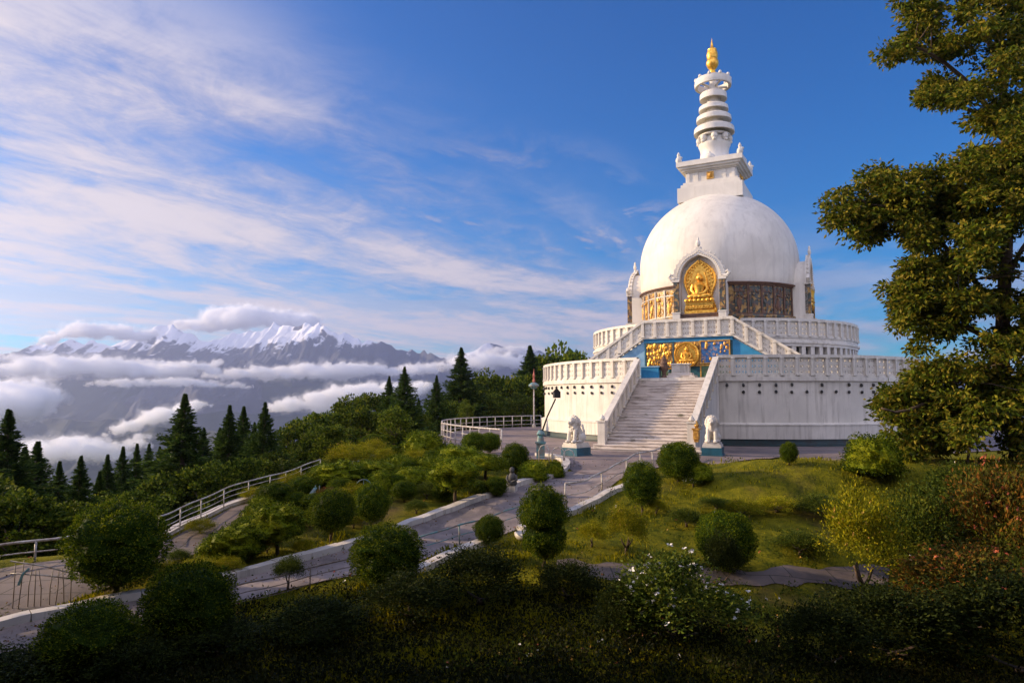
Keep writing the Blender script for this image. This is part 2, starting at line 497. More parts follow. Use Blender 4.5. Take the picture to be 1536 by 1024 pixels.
PATHS = []
kerb_px = [(-260, 1010), (-80, 965), (0, 946), (100, 923), (200, 903), (330, 876), (430, 851), (520, 825), (620, 790), (700, 760), (760, 738), (815, 722), (850, 708)]
path_r = [(-200, 1050), (0, 992), (150, 952), (350, 906), (540, 862), (660, 832), (770, 797), (890, 750), (985, 700)]
kerbW = smooth2(world(kerb_px)); pathR = smooth2(world(path_r))
PATHS.append(strip('garden_path', kerbW, pathR, M['path'], .035))
walk_l = [(-260, 915), (-60, 866), (0, 853), (110, 837), (235, 818), (290, 790), (330, 770), (400, 748), (445, 730)]
walk_r = [(-300, 1005), (-60, 952), (60, 922), (130, 893), (200, 866), (280, 838), (350, 800), (400, 770), (450, 742)]
PATHS.append(strip('slab_walk', smooth2(world(walk_l)), smooth2(world(walk_r)), M['slab'], .03))
PATHS.append(strip('lower_path', world([(835, 838), (900, 846), (1000, 851), (1150, 852), (1250, 850), (1330, 850)]), world([(835, 858), (900, 866), (1000, 872), (1150, 880), (1250, 880), (1330, 878)]), M['slab'], .03, 60, 9, .5))

# plaza: flat paved apron round the stupa
plz = [G(*p)[:2] for p in [(610, 676), (655, 668), (700, 682), (750, 690), (800, 690), (836, 690), (850, 703), (870, 712), (930, 712), (985, 704), (1040, 692), (1150, 690), (1300, 686), (1400, 682), (1500, 676), (1700, 668)]]
outer = [(CX + 25.0 * math.sin(a), CY + 25.0 * math.cos(a)) for a in np.linspace(math.radians(-99), math.radians(0), 26)] + [(CX + 25, CY + 26), (85, 62)]
Lr = resample(plz, 90); Rr = resample(outer, 90)
V = []; w = 24
for a, b in zip(Lr, Rr):
    for k in range(w + 1):
        p = a + (b - a) * (k / w); V.append((p[0], p[1], max(float(zbase(p[0], p[1])), -.6) + .045))
F = [(i * (w + 1) + k, (i + 1) * (w + 1) + k, (i + 1) * (w + 1) + k + 1, i * (w + 1) + k + 1) for i in range(89) for k in range(w)]
me = mesh_np('plaza', V, F, M['plaza'])
if me.polygons[500].normal.z < 0: me.flip_normals()
tag(obj('plaza_pavement', me), kind='structure')
PATHS.append([tuple(p) for p in plz] + [tuple(p) for p in outer[::-1]])

def inpoly(x, y, P):
    ins = np.zeros(len(x), bool); n = len(P)
    for i in range(n):
        x1, y1 = P[i]; x2, y2 = P[(i + 1) % n]
        if y1 == y2: continue
        ins ^= ((y1 > y) != (y2 > y)) & (x < (x2 - x1) * (y - y1) / (y2 - y1) + x1)
    return ins
def onpath(x, y):
    r = np.zeros(len(x), bool)
    for P in PATHS: r |= inpoly(x, y, P)
    return r

# kerbs: blocks laid end to end in one strip with joints
def kerb(name, W, width, height, mat, block=1.3, side=1):
    mb = MB()
    pts = resample(W, max(4, int(sum(math.dist(a, b) for a, b in zip(W[:-1], W[1:])) / .22)))
    blk = int(block / .22)
    for s in range(0, len(pts) - 1, blk):
        e = min(s + blk, len(pts) - 1)
        hh = height * random.uniform(.94, 1.06); ww = width * random.uniform(.95, 1.05)
        for i in range(s, e):
            a, b = np.array(pts[i][:2]), np.array(pts[i + 1][:2])
            if i == e - 1: b = a + (b - a) * .88
            def nrm(k):
                p0 = pts[max(k - 1, 0)]; p1 = pts[min(k + 1, len(pts) - 1)]
                t = np.array([p1[0] - p0[0], p1[1] - p0[1]]); t /= np.linalg.norm(t) + 1e-9
                return np.array([-t[1], t[0]]) * side
            na, nb = nrm(i), nrm(i + 1)
            za, zb = float(zbase(*a)), float(zbase(*b))
            q = [a, b, b + nb * ww, a + na * ww]
            zz = [za, zb, zb, za]
            mb.hexa([(p[0], p[1], z - .3) for p, z in zip(q, zz)], [(p[0], p[1], z + hh) for p, z in zip(q, zz)])
    o = mb.build(name, mat)
    tag(o, kind='structure'); return o
kerb_full = kerbW + smooth2(world([(850, 708), (857, 700), (850, 691), (836, 687), (810, 684)]))[1:]
kerb('kerb', kerb_full, .36, .21, M['kerb'])
kerb('kerb', smooth2(world([(590, 868), (640, 848), (700, 822), (720, 815)])), .35, .16, M['kerb'], side=-1)
kerb('kerb', smooth2(world([(775, 795), (830, 775), (885, 752), (940, 727), (975, 712)])), .35, .16, M['kerb'], side=-1)
# pale kerb edging the slab walk along the railing
kerb('kerb', smooth2(world([(236, 812), (290, 786), (330, 767), (400, 745), (450, 729)])), .3, .14, M['kerb'])

# ------------------------------------------------------------------ STUPA (local frame: front is -y, viewer's right is +x)
stupa = empty('stupa', (CX, CY, 0), -AF, 'large white domed stupa with gilded niches and ringed spire on round terraces', 'stupa')
Z1, Z2 = 4.62, 7.68
R1, R2, RT = 15.6, 11.0, 6.62
def pol(R, a, z=0): return (R * math.sin(a), -R * math.cos(a), z)

# first terrace wall with plinth
gap1 = math.asin(2.62 / R1)
mb = MB()
mb.lathe([(15.88, .5), (15.88, 1.40), (15.92, 1.41), (15.92, 1.47), (15.66, 1.56), (R1, 1.58), (R1, 4.3), (R1 + .14, 4.36), (R1 + .14, Z1), (14.9, Z1 + .004), (9.5, Z1 + .004)], 180)
mb.build('terrace_wall', M['plaster'], stupa, auto=35)
mb = MB(); mb.lathe([(16.1, 0), (16.1, .12), (15.8, .14), (15.76, .5), (15.6, .5)], 160)
mb.build('base_band', M['darkteal'], stupa, auto=35)

# shared balustrade pieces
def lattice(w, h, t=.09):
    """pierced concrete panel: 2 x 3 cells each with a round hole"""
    mb = MB()
    nx, nz = 2, 3; cw, chh = w / nx, h / nz
    for ix in range(nx):
        for iz in range(nz):
            cx, cz = -w / 2 + (ix + .5) * cw, (iz + .5) * chh
            outer = [(-.5, -.5), (0, -.5), (.5, -.5), (.5, 0), (.5, .5), (0, .5), (-.5, .5), (-.5, 0)]
            inner = [(.33 * math.cos(a), .27 * math.sin(a)) for a in [math.radians(-135 + 45 * k) for k in range(8)]]
            V = []
            for y in (-t / 2, t / 2):
                V += [(cx + o[0] * cw, y, cz + o[1] * chh) for o in outer] + [(cx + p[0] * cw, y, cz + p[1] * chh) for p in inner]
            F = []
            for k in range(8):
                k2 = (k + 1) % 8
                F.append((k, k2, 8 + k2, 8 + k)); F.append((16 + k2, 16 + k, 24 + k, 24 + k2))
                F.append((8 + k, 8 + k2, 24 + k2, 24 + k))
            mb.add(V, F)
            mb.box((cx, 0, cz), (.07 * cw / .4, t * .7, chh * .6)); mb.ball((cx, -.01, cz), (.09 * cw / .4, .05, .085), 7, 5)
    return mb
post_mb = MB(); post_mb.box((0, -.02, .66), (.23, .34, 1.32)); post_mb.box((0, -.04, .05), (.3, .38, .1)); post_mb.box((0, -.03, 1.22), (.28, .38, .07))
POST = post_mb.mesh('post', M['lattice'])
_lat = {}
def lat_mesh(w, h):
    k = (round(w, 2), round(h, 2))
    if k not in _lat: _lat[k] = lattice(*k).mesh('panel', M['lattice'])
    return _lat[k]
def ring_balustrade(name, R, z, h, n, a0, a1):
    mb = MB(); a_0, a_1 = a0, a1
    for (r, za, zb) in ((.16, h - .2, h), (.12, 0, .16)):
        prof = [(R - r, z + za), (R + r, z + za), (R + r, z + zb), (R - r, z + zb), (R - r, z + za)]
        mb.lathe(prof, max(24, n * 2), a0=a0, a1=a1)
    bal = mb.build(name, M['lattice'], stupa, auto=35)
    da = (a1 - a0) / n
    s = (h - .2 - .16)
    for i in range(n + 1):
        a = a0 + da * i
        o = obj('post', POST, bal, pol(R - .004, a, z + .1), a); o.scale = (1, 1, (h - .25) / 1.32)
    wseg = R * da - .2
    for i in range(n):
        a = a0 + da * (i + .5)
        obj('panel', lat_mesh(wseg, s), bal, pol(R - .02, a, z + .16), a)
    return bal
ring_balustrade('lower_balustrade', R1 - .05, Z1, 1.5, 37, gap1 + .01, math.radians(152))
ring_balustrade('lower_balustrade', R1 - .05, Z1, 1.5, 30, math.radians(-125), -gap1 - .01)

# studs (two rows of dark round lamps) under the balustrade
sm = MB(); sm.ball((0, -.06, 0), (.1, .1, .12), 8, 6); sm.box((0, 0, .1), (.06, .12, .05))
STUD = sm.mesh('lamp_stud', M['dark'])
sm = MB(); sm.ball((0, -.05, 0), (.11, .08, .11), 8, 6); sm.ball((0, -.09, .05), (.07, .06, .06), 7, 5)
STUD2 = sm.mesh('lamp_stud', M['dark'])
da = (math.radians(152) - gap1) / 37
for s_, e_, nn in ((gap1, math.radians(128), 31), (math.radians(-100), -gap1, 24)):
    for i in range(nn):
        a = s_ + (e_ - s_) * (i + .75) / nn
        for zz, mm in ((4.08, STUD), (3.62, STUD2)):
            if random.random() < .09: continue
            o = obj('lamp_stud', mm, stupa, pol(R1 + .01, a + random.uniform(-.002, .002), zz + random.uniform(-.02, .02)), a)

# entrance stair
mb = MB(); NS = 24; y_t, y_b = -15.45, -23.4
for i in range(NS):
    z = Z1 - (i + 1) * Z1 / (NS + 1) + .0
    ya = y_t - (i) * (y_t - y_b) / NS; yb = ya - (y_t - y_b) / NS
    hw = 2.55 if i < NS - 3 else 2.9 + .35 * (i - NS + 3)
    mb.box((0, (ya + yb) / 2 + .012, z / 2 - .1), (2 * hw, abs(yb - ya) + .02, z + .2))
    mb.box((random.uniform(-.01, .01), (ya + yb) / 2 - .02 + .012, z - .02 + random.uniform(-.006, .006)), (2 * hw + .006, abs(yb - ya) + .09, .05))
mb.build('staircase', M['steps'], stupa)
def slope_panel(w, dz, h, t=.1):
    mb = lattice(w, h, t)
    mb.V = [(x, y, z + dz * (x / w)) for x, y, z in mb.V]
    return mb
def slope_balustrade(name, p0, p1, h, n, stringer=None, width=.3, mat='lattice'):
    """p0 -> p1 foot line of a sloping parapet, local stupa frame"""
    p0, p1 = Vector(p0), Vector(p1)
    d = p1 - p0; L = math.hypot(d.x, d.y); rz = math.atan2(d.y, d.x)
    mb = MB()
    def bar(za, zb, wd):
        nrm = Vector((-d.y / L, d.x / L, 0)) * wd / 2
        q = [p0 - nrm, p1 - nrm, p1 + nrm, p0 + nrm]
        mb.hexa([v + Vector((0, 0, za)) for v in q], [v + Vector((0, 0, zb)) for v in q])
    bar(h - .2, h, width + .06); bar(-.02, .15, width)
    if stringer is not None:
        nrm = Vector((-d.y / L, d.x / L, 0)) * (width - .04) / 2
        q = [p0 - nrm, p1 - nrm, p1 + nrm, p0 + nrm]
        mb.hexa([(v.x, v.y, stringer) for v in q], [v + Vector((0, 0, -.02)) for v in q])
    bal = mb.build(name, M[mat], stupa)
    for i in range(n + 1):
        q = p0 + d * (i / n)
        o = obj('post', POST, bal, (q.x, q.y, q.z + .1), rz); o.scale = (1, 1, (h - .22) / 1.32)
    w = L / n - .2; s = slope_panel(w, d.z / n * w / (L / n), h - .35).mesh('panel', M['lattice'])
    for i in range(n):
        q = p0 + d * ((i + .5) / n)
        obj('panel', s, bal, (q.x, q.y, q.z + .15), rz)
    return bal
for sx in (-1, 1):
    slope_balustrade('stair_balustrade', (sx * 2.74, -22.6, .35), (sx * 2.74, -15.55, Z1), 1.38, 8, -.1, .34)
    mb = MB(); mb.box((sx * 2.74, -22.8, .85), (.46, .46, 1.75)); mb.box((sx * 2.74, -22.8, 1.78), (.56, .56, .1)); mb.lathe([(.02, 2.2), (.14, 2.05), (.2, 1.92), (.1, 1.83)], 12, (sx * 2.74, -22.8))
    nw = mb.build('newel', M['lattice'], stupa)
mb = MB(); mb.box((3.02, -22.9, 1.1), (.3, .4, .55)); mb.box((3.02, -22.9, 1.42), (.42, .52, .1)); mb.lathe([(.02, 1.9), (.1, 1.8), (.17, 1.62), (.1, 1.48)], 10, (3.02, -22.9))
mb.box((3.02, -22.9, .78), (.24, .3, .2))
mb.build('gilded_bracket', M['gold_dull'], stupa)
# second terrace
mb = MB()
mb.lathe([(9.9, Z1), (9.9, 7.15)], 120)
mb.build('gallery_backing', M['dark'], stupa, smooth=True)  # dark sheet behind the pillars; shade of the openings painted as its colour
mb = MB(); mb.lathe([(10.3, 7.05), (11.1, 7.05), (11.1, 7.2), (11.22, 7.28), (11.22, 7.42), (11.05, 7.5), (11.05, Z2), (10.4, Z2 + .005), (5.0, Z2 + .005)], 140)
mb.lathe([(9.9, 7.1), (10.4, 7.1)], 120)
mb.lathe([(11.0, Z1 + .006), (11.0, Z1 + .45), (9.9, Z1 + .45)], 120)
mb.build('gallery_cornice', M['plaster'], stupa, auto=35)
pm = MB(); pm.box((0, 0, 1.25), (.36, .36, 2.5)); pm.box((0, -.02, 2.4), (.46, .42, .12))
PILL = pm.mesh('pillar', M['plaster'])
hm = MB(); hm.ball((0, 0, .3), (.14, .12, .3), 8, 6); hm.ball((0, 0, -.05), (.17, .14, .14), 8, 6); hm.box((0, 0, .7), (.06, .06, .3))
HANG = hm.mesh('bell', M['dark'])
for i in range(42):
    a = math.radians(18 + i * 4.3) if i < 27 else math.radians(-18 - (i - 27) * 4.3)
    obj('pillar', PILL, stupa, pol(10.86, a, Z1 + .08), a)
    if i < 26: obj('bell', HANG, stupa, pol(10.8, a + math.radians(2.15), 5.9), a)
ring_balustrade('upper_balustrade', R2, Z2, 1.42, 29, math.radians(19), math.radians(152))
ring_balustrade('upper_balustrade', R2, Z2, 1.42, 22, math.radians(-125), math.radians(-19))

# front block with the two side flights
FB = -12.0
mb = MB(); mb.box((0, FB + 1.2 + .01, (Z1 + Z2 - .1) / 2), (6.5, 2.4, Z2 - .1 - Z1)); mb.build('front_block', M['teal'], stupa)
mb = MB(); mb.box((0, FB + 1.2, Z2 - .05), (6.62, 2.56, .14)); mb.box((0, FB - .03, Z2 - .22), (6.54, .1, .14)); mb.build('block_cornice', M['blue'], stupa)
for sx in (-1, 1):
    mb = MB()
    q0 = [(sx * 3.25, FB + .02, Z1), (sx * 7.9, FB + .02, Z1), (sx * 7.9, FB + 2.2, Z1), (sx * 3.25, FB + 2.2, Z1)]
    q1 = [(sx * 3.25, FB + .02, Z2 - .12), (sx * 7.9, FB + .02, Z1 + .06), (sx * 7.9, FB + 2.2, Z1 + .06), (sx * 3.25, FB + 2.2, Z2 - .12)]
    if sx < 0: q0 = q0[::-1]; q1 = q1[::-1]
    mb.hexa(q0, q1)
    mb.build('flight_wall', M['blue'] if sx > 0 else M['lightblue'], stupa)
    mb = MB()
    for i in range(14):
        x = 3.25 + 4.65 * (i + .5) / 14; z = Z2 - (i + .5) * (Z2 - Z1) / 14
        mb.box((sx * x, FB + 1.2, z - .15), (4.65 / 14 + .004, 2.2, .3))
    mb.build('side_flight', M['steps'], stupa)
    slope_balustrade('flight_balustrade', (sx * 3.3, FB - .05, Z2), (sx * 8.0, FB - .05, Z1 + .05), 1.42, 5)
mb = MB()
for (za, zb, wd) in ((1.22, 1.42, .36), (0, .16, .3)):
    mb.box((0, FB - .05, Z2 + (za + zb) / 2 + .003), (6.6, wd, zb - za))
bal = mb.build('front_balustrade', M['lattice'], stupa)
for i in range(8):
    o = obj('post', POST, bal, (-3.3 + 6.6 * i / 7, FB - .06, Z2 + .1), 0); o.scale = (1, 1, 1.17 / 1.32)
for i in range(7):
    obj('panel', lat_mesh(6.6 / 7 - .2, 1.06), bal, (-3.3 + 6.6 * (i + .5) / 7, FB - .06, Z2 + .16), 0)

# relief panels on the front block
def relief(name, x0, x1, z0, z1, y, mats, seed, n=46, frame=True, parent=None):
    rnd = random.Random(seed); mb = MB()
    mb.box(((x0 + x1) / 2, y - .04, (z0 + z1) / 2), (x1 - x0, .1, z1 - z0))
    mb.mi = 1
    for _ in range(n):
        x, z = rnd.uniform(x0 + .12, x1 - .12), rnd.uniform(z0 + .12, z1 - .12)
        s = rnd.uniform(.06, .17)
        mb.ball((x, y - .09, z), (s * rnd.uniform(.5, 1), .07, s * rnd.uniform(.7, 1.6)), 7, 5)
    if frame:
        mb.mi = 2
        for (cx, cz, dx, dz) in (((x0 + x1) / 2, z1, x1 - x0 + .1, .09), ((x0 + x1) / 2, z0, x1 - x0 + .1, .09)):
            mb.box((cx, y - .06, cz), (dx, .16, dz))
        for cx in (x0, x1): mb.box((cx, y - .062, (z0 + z1) / 2), (.09, .15, z1 - z0 - .09))
    return mb.build(name, mats, stupa)
relief('relief_panel', -3.12, -1.02, 5.55, 7.38, FB - .02, [M['goldmos'], M['gold'], M['teal']], 1, 80)
relief('relief_panel', .98, 3.05, 5.75, 7.38, FB - .02, [M['mural'], M['gold_dull'], M['gold_dull']], 2, 16)
relief('relief_panel', -.98, .94, 5.55, 7.38, FB - .02, [M['goldmos'], M['gold_dull'], M['gold_dull']], 3, 30, False)
relief('tile_panel', -3.1, -1.1, Z1 + .02, 5.42, FB - .02, [M['green'], M['teal'], M['gold_dull']], 4, 6)
relief('tile_panel', .98, 3.05, Z1 + .02, 5.6, FB - .02, [M['green'], M['teal'], M['gold_dull']], 5, 6)
# round gilded aureole with a seated figure
def seated_figure(mb, x, y, z, s):
    """meditating figure in relief, base at z, height about 2.2*s"""
    B = mb.ball
    B((x, y, z + .16 * s), (.98 * s, .34 * s, .17 * s), 14, 6)                    # lotus seat
    for k in range(7): B((x + (-.9 + .3 * k) * s, y - .26 * s, z + .16 * s), (.16 * s, .12 * s, .15 * s), 7, 5)
    for sx in (-1, 1):
        B((x + sx * .42 * s, y - .16 * s, z + .46 * s), (.46 * s, .26 * s, .19 * s), 12, 7)   # crossed thighs
        B((x + sx * .18 * s, y - .30 * s, z + .42 * s), (.32 * s, .14 * s, .12 * s), 10, 6)
        mb.tube([(x + sx * .44 * s, y - .02, z + 1.30 * s), (x + sx * .56 * s, y - .08 * s, z + .92 * s), (x + sx * .30 * s, y - .30 * s, z + .62 * s), (x + sx * .05 * s, y - .34 * s, z + .6 * s)], [.15 * s, .13 * s, .1 * s, .09 * s], 8)
    mb.tube([(x, y - .04, z + .42 * s), (x, y - .06 * s, z + .85 * s), (x, y - .05 * s, z + 1.22 * s), (x, y - .04 * s, z + 1.44 * s), (x, y - .05 * s, z + 1.54 * s)], [.36 * s, .33 * s, .42 * s, .24 * s, .13 * s], 12)
    B((x, y - .07 * s, z + 1.78 * s), (.2 * s, .2 * s, .26 * s), 12, 9)
    B((x, y - .04 * s, z + 2.02 * s), (.12 * s, .12 * s, .11 * s), 9, 6)
    B((x, y - .27 * s, z + 1.75 * s), (.035 * s, .05 * s, .06 * s), 6, 5)
    for sx in (-1, 1): B((x + sx * .21 * s, y - .04 * s, z + 1.74 * s), (.04 * s, .05 * s, .13 * s), 6, 5)
mb = MB()
xc, zc, rr = 0.0, 6.4, .88
mb.prism([(xc + rr * math.cos(a), zc + rr * math.sin(a)) for a in np.linspace(0, 2 * PI, 36, endpoint=False)], FB - .26, FB - .1)
mb.tube([(xc + .86 * math.cos(a), FB - .28, zc + .86 * math.sin(a)) for a in np.linspace(0, 2 * PI, 37)], .075, 6, False)
for k in range(26):
    a = 2 * PI * k / 26; mb.ball((xc + .7 * math.cos(a), FB - .28, zc + .7 * math.sin(a)), .06, 6, 5)
seated_figure(mb, xc, FB - .32, 5.68, .62)
mb.build('gilded_medallion', M['gold'], stupa, auto=50)

# tambour with the painted frieze
mb = MB(); mb.lathe([(RT, Z2), (RT, 12.6)], 120); mb.build('tambour', M['mosaic'], stupa, smooth=True)
mb = MB()
mb.lathe([(RT + .22, Z2 + .01), (RT + .22, 9.7), (RT + .3, 9.75), (RT + .3, 9.92), (RT + .1, 9.98), (RT, 9.98)], 120)
mb.build('tambour_base', M['mosaic'], stupa, auto=35)
mb = MB(); mb.lathe([(RT, 12.28), (RT + .2, 12.32), (RT + .2, 12.42), (RT + .34, 12.46), (RT + .34, 12.56), (RT, 12.6)], 120)
mb.build('frieze_cornice', M['brown'], stupa, auto=35)
NF = 36
for i in range(NF):
    a0 = 2 * PI * i / NF + .02; am = a0 + PI / NF
    q = (math.degrees(am) % 90)
    if q < 17 or q > 73: continue                                  # behind the niches
    cam_side = math.cos(am - math.radians(11))
    if cam_side < -.35: continue
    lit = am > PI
    rnd = random.Random(i); mb = MB(); w = 2 * RT * math.tan(PI / NF) - .2
    mb.box((0, -.02, 1.15), (w, .06, 2.3)); mb.mi = 1
    mb.tube([(-.16, -.07, .3), (-.16, -.07, 1.3)], .1, 6); mb.ball((-.16, -.1, 1.5), .12, 8, 6); mb.ball((-.16, -.07, .8), (.2, .1, .45), 8, 6)
    for k in range(9):
        mb.ball((rnd.uniform(-w / 2 + .1, w / 2 - .1), -.06, rnd.uniform(.2, 2.1)), (rnd.uniform(.05, .16), .07, rnd.uniform(.08, .24)), 7, 5)
    mb.mi = 2
    for z in (.02, 1.78, 2.3): mb.box((0, -.05, z), (w + .16, .1, .07))
    mb.box((w / 2 + .08, -.06, 1.15), (.13, .14, 2.4))
    mats = [M['goldmos'], M['gold_dull'], M['lattice']] if lit else [M['mosaic'], [M['gold_dull'], M['brown'], M['mosaic'], M['brown']][rnd.randrange(4)], M['brown']]  # panels paler on the sunlit side, darker on the other: light put into colour
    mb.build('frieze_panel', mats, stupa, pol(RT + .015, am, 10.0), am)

# dome
prof = [(RT + .1, 12.5), (6.72, 12.52), (6.78, 12.75), (6.82, 13.3)]
for k in range(49):
    t = math.radians(-9 + 99 * k / 48)
    prof.append((6.85 * math.cos(t) if t > 0 else 6.85 * (math.cos(t) ** .35), 14.9 + 6.6 * math.sin(t)))
prof[-1] = (.02, prof[-1][1])
mb = MB(); mb.lathe([(max(r, .02), z) for r, z in prof], 160); mb.build('dome', M['dome'], stupa, smooth=True)

# niches
def arch(w, zs, h, n, ogee=0.0, k=1.0):
    pts = [(-w / 2, zs - 0.0)]
    for i in range(n + 1):
        t = PI - PI * i / n
        x = w / 2 * math.cos(t); z = zs + h * math.sin(t) ** k
        if ogee: z += ogee * max(0, 1 - abs(x) / (w * .14)) ** 1.6
        pts.append((x, z))
    pts.append((w / 2, zs)); return pts
def niche(rz):
    root = MB()
    zb, zs = 9.9, 12.75; yf, yb = -7.75, -5.4
    W, Wi = 4.1, 3.05
    n = 34
    out = [(-W / 2, zs)] + arch(W, zs, 2.25, n, .4)[1:-1] + [(W / 2, zs)]
    inn = [(-Wi / 2, zs)] + arch(Wi, zs, 1.85, n, .12)[1:-1] + [(Wi / 2, zs)]
    k = len(out)
    V = [(x, yf, z) for x, z in out] + [(x, yf, z) for x, z in inn] + [(x, yf + .38, z) for x, z in out] + [(x, -7.0, z) for x, z in inn]
    F = []
    for i in range(k - 1):
        F.append((i, i + 1, k + i + 1, k + i)[::-1]); F.append((i, 2 * k + i, 2 * k + i + 1, i + 1)[::-1]); F.append((k + i, k + i + 1, 3 * k + i + 1, 3 * k + i)[::-1])
    F.append((0, k, 3 * k, 2 * k)); F.append((k - 1, 3 * k - 1, 4 * k - 1, 2 * k - 1)[::-1])
    root.add(V, F)
    # body behind the arch face
    bo = [(x * .93, zs + (z - zs) * .93) for x, z in arch(W, zs, 2.25, n)]
    kk = len(bo)
    V = [(x, yf + .3, z) for x, z in bo] + [(x, yb, z) for x, z in bo]
    root.add(V, [(i, kk + i, kk + i + 1, i + 1)[::-1] for i in range(kk - 1)])
    for sx in (-1, 1):
        root.box((sx * 1.78, -6.7, (zs + Z2) / 2), (.5, 1.75, zs - Z2 - .01))       # side cheeks
        root.box((sx * 1.84, yf + .16, zs - .08), (.62, .56, .16))
        root.tube([(sx * 1.9, yf + .08, zs + .16), (sx * 2.2, yf + .08, zs + .1), (sx * 2.38, yf + .08, zs + .32), (sx * 2.26, yf + .08, zs + .52), (sx * 2.12, yf + .08, zs + .38)], [.16, .17, .15, .12, .08], 8)
    for i in range(0, n, 1):                                                       # beads along the arch band
        (x, z), (xi, zi) = out[i + 1], inn[i + 1]
        root.ball(((x * .45 + xi * .55), yf - .02, (z * .45 + zi * .55)), .07, 6, 4)
    for i in range(2, n - 1, 2):                                                   # flame tips on the outer edge
        x, z = out[i + 1]; root.ball((x * 1.02, yf + .14, z + .04), (.1, .1, .14), 6, 4)
    root.ball((0, yf + .08, 15.62), (.2, .14, .3), 8, 6); root.ball((0, yf + .08, 15.95), (.09, .09, .22), 8, 6)
    root.prism([(-1.56, 9.9), (1.56, 9.9), (1.56, zs)] + inn[::-1] + [(-1.56, zs)], -7.1, -6.9)
    nz = root.build('niche', M['dome'], stupa, (0, 0, 0), rz, auto=40)
    mb = MB(); mb.box((0, -6.9, (Z2 + 9.9) / 2), (3.1, 1.5, 9.9 - Z2)); mb.box((0, -6.9, 9.93), (3.3, 1.62, .12)); mb.build('shrine_base', M['brown'], nz)
    for sx in (-1, 1):
        mb = MB(); mb.box((sx * 1.82, yf + .16, 11.3), (.42, .44, 2.6)); mb.build('mosaic_pillar', M['mosaic'], nz)
        mb = MB(); mb.box((sx * 1.82, yf + .14, 9.65), (.6, .6, .9)); mb.box((sx * 1.82, yf + .14, 10.06), (.68, .68, .1)); mb.box((sx * 1.82, yf + .14, 8.4), (.55, .55, 1.6)); mb.build('pillar_foot', M['dome'], nz)
    # gilded relief with mandorla
    mb = MB(); y = -7.12
    mand = []
    for zz, hw in ((9.98, 1.24), (10.35, 1.26), (10.75, 1.12), (11.1, .96), (11.5, .92), (11.9, 1.05), (12.3, 1.2), (12.7, 1.27), (13.1, 1.22), (13.5, 1.02), (13.85, .7), (14.1, .34), (14.28, .1)):
        mand.append((hw, zz))
    poly = mand + [(-x, z) for x, z in mand[::-1]]
    mb.prism(poly, y - .16, y)
    for sgn in (1, -1):
        mb.tube([(sgn * x * .95, y - .2, z) for x, z in mand], .09, 6)
        for x, z in resample(mand, 17):
            for fr, s in ((.99, .1), (.8, .1), (.62, .075)): mb.ball((sgn * x * fr, y - .16, z - (1 - fr) * .5 if z > 12 else z), (s * .9, .1, s * 1.3), 6, 5)
    mb.box((0, y - .28, 10.1), (2.36, .44, .24)); mb.box((0, y - .26, 10.55), (2.1, .36, .36)); mb.box((0, y - .28, 10.82), (2.3, .42, .13))
    for k in range(9): mb.ball((-.92 + .23 * k, y - .44, 10.52), (.09, .08, .13), 6, 5)
    seated_figure(mb, 0, y - .36, 10.85, 1.12)
    mb.tube([(.55, y - .34, 11.1), (.62, y - .36, 12.0), (.5, y - .3, 12.9), (.36, y - .28, 13.3)], [.06, .07, .06, .04], 6)
    mb.build('gilded_relief', M['gold'], nz, auto=50)
for k in (-1, 0, 1): niche(k * PI / 2)

# harmika
mb = MB()
mb.box((0, 0, 21.2), (5.6, 5.6, 1.3)); mb.box((0, 0, 22.0), (5.1, 5.1, .34)); mb.box((0, 0, 22.28), (4.75, 4.75, .24))
mb.box((0, 0, 22.85), (4.25, 4.25, .94))
for k in range(4):
    rz = k * PI / 2; ca, sa = math.cos(rz), math.sin(rz)
    for x in (-1.95, -1.2, .0, 1.2, 1.95):
        w = .26 if x else .74
        p = (x * ca + 2.125 * sa, x * sa - 2.125 * ca, 22.85); mb.box(p, (w, .14, .9), rz)
mb.box((0, 0, 23.38), (4.55, 4.55, .13)); mb.box((0, 0, 23.52), (4.95, 4.95, .17)); mb.box((0, 0, 23.7), (5.35, 5.35, .2)); mb.box((0, 0, 24.0), (5.7, 5.7, .42)); mb.box((0, 0, 24.26), (5.2, 5.2, .12))
har = mb.build('harmika', M['spire'], stupa)
for k in range(4):
    rz = k * PI / 2; ca, sa = math.cos(rz), math.sin(rz); mb = MB()
    mb.box((2.2 * sa, -2.2 * ca, 22.85), (.62, .16, .66), rz); mb.ball((2.28 * sa, -2.28 * ca, 22.85), (.2, .2, .22), 8, 6)
    mb.build('gilded_plaque', M['gold_dull'], har)
for k in range(4):
    a = PI / 4 + k * PI / 2; c = (3.75 * math.sin(a), -3.75 * math.cos(a))
    mb = MB(); mb.lathe([(.02, 25.2), (.1, 25.05), (.16, 24.9), (.1, 24.78), (.24, 24.6), (.28, 24.4), (.2, 24.2)], 12, c); mb.ball((c[0] + .12, c[1], 24.66), (.24, .14, .14), 8, 5)
    mb.build('corner_finial', M['spire'], har, smooth=True)
for k in range(4):
    a = k * PI / 2; c = (2.3 * math.sin(a), -2.3 * math.cos(a))
    mb = MB(); mb.ball((c[0], c[1], 24.4), (.5, .42, .42), 12, 7); mb.ball((c[0], c[1], 24.8), (.14, .14, .2), 8, 6)
    mb.build('lotus_bud', M['spire'], har, smooth=True)

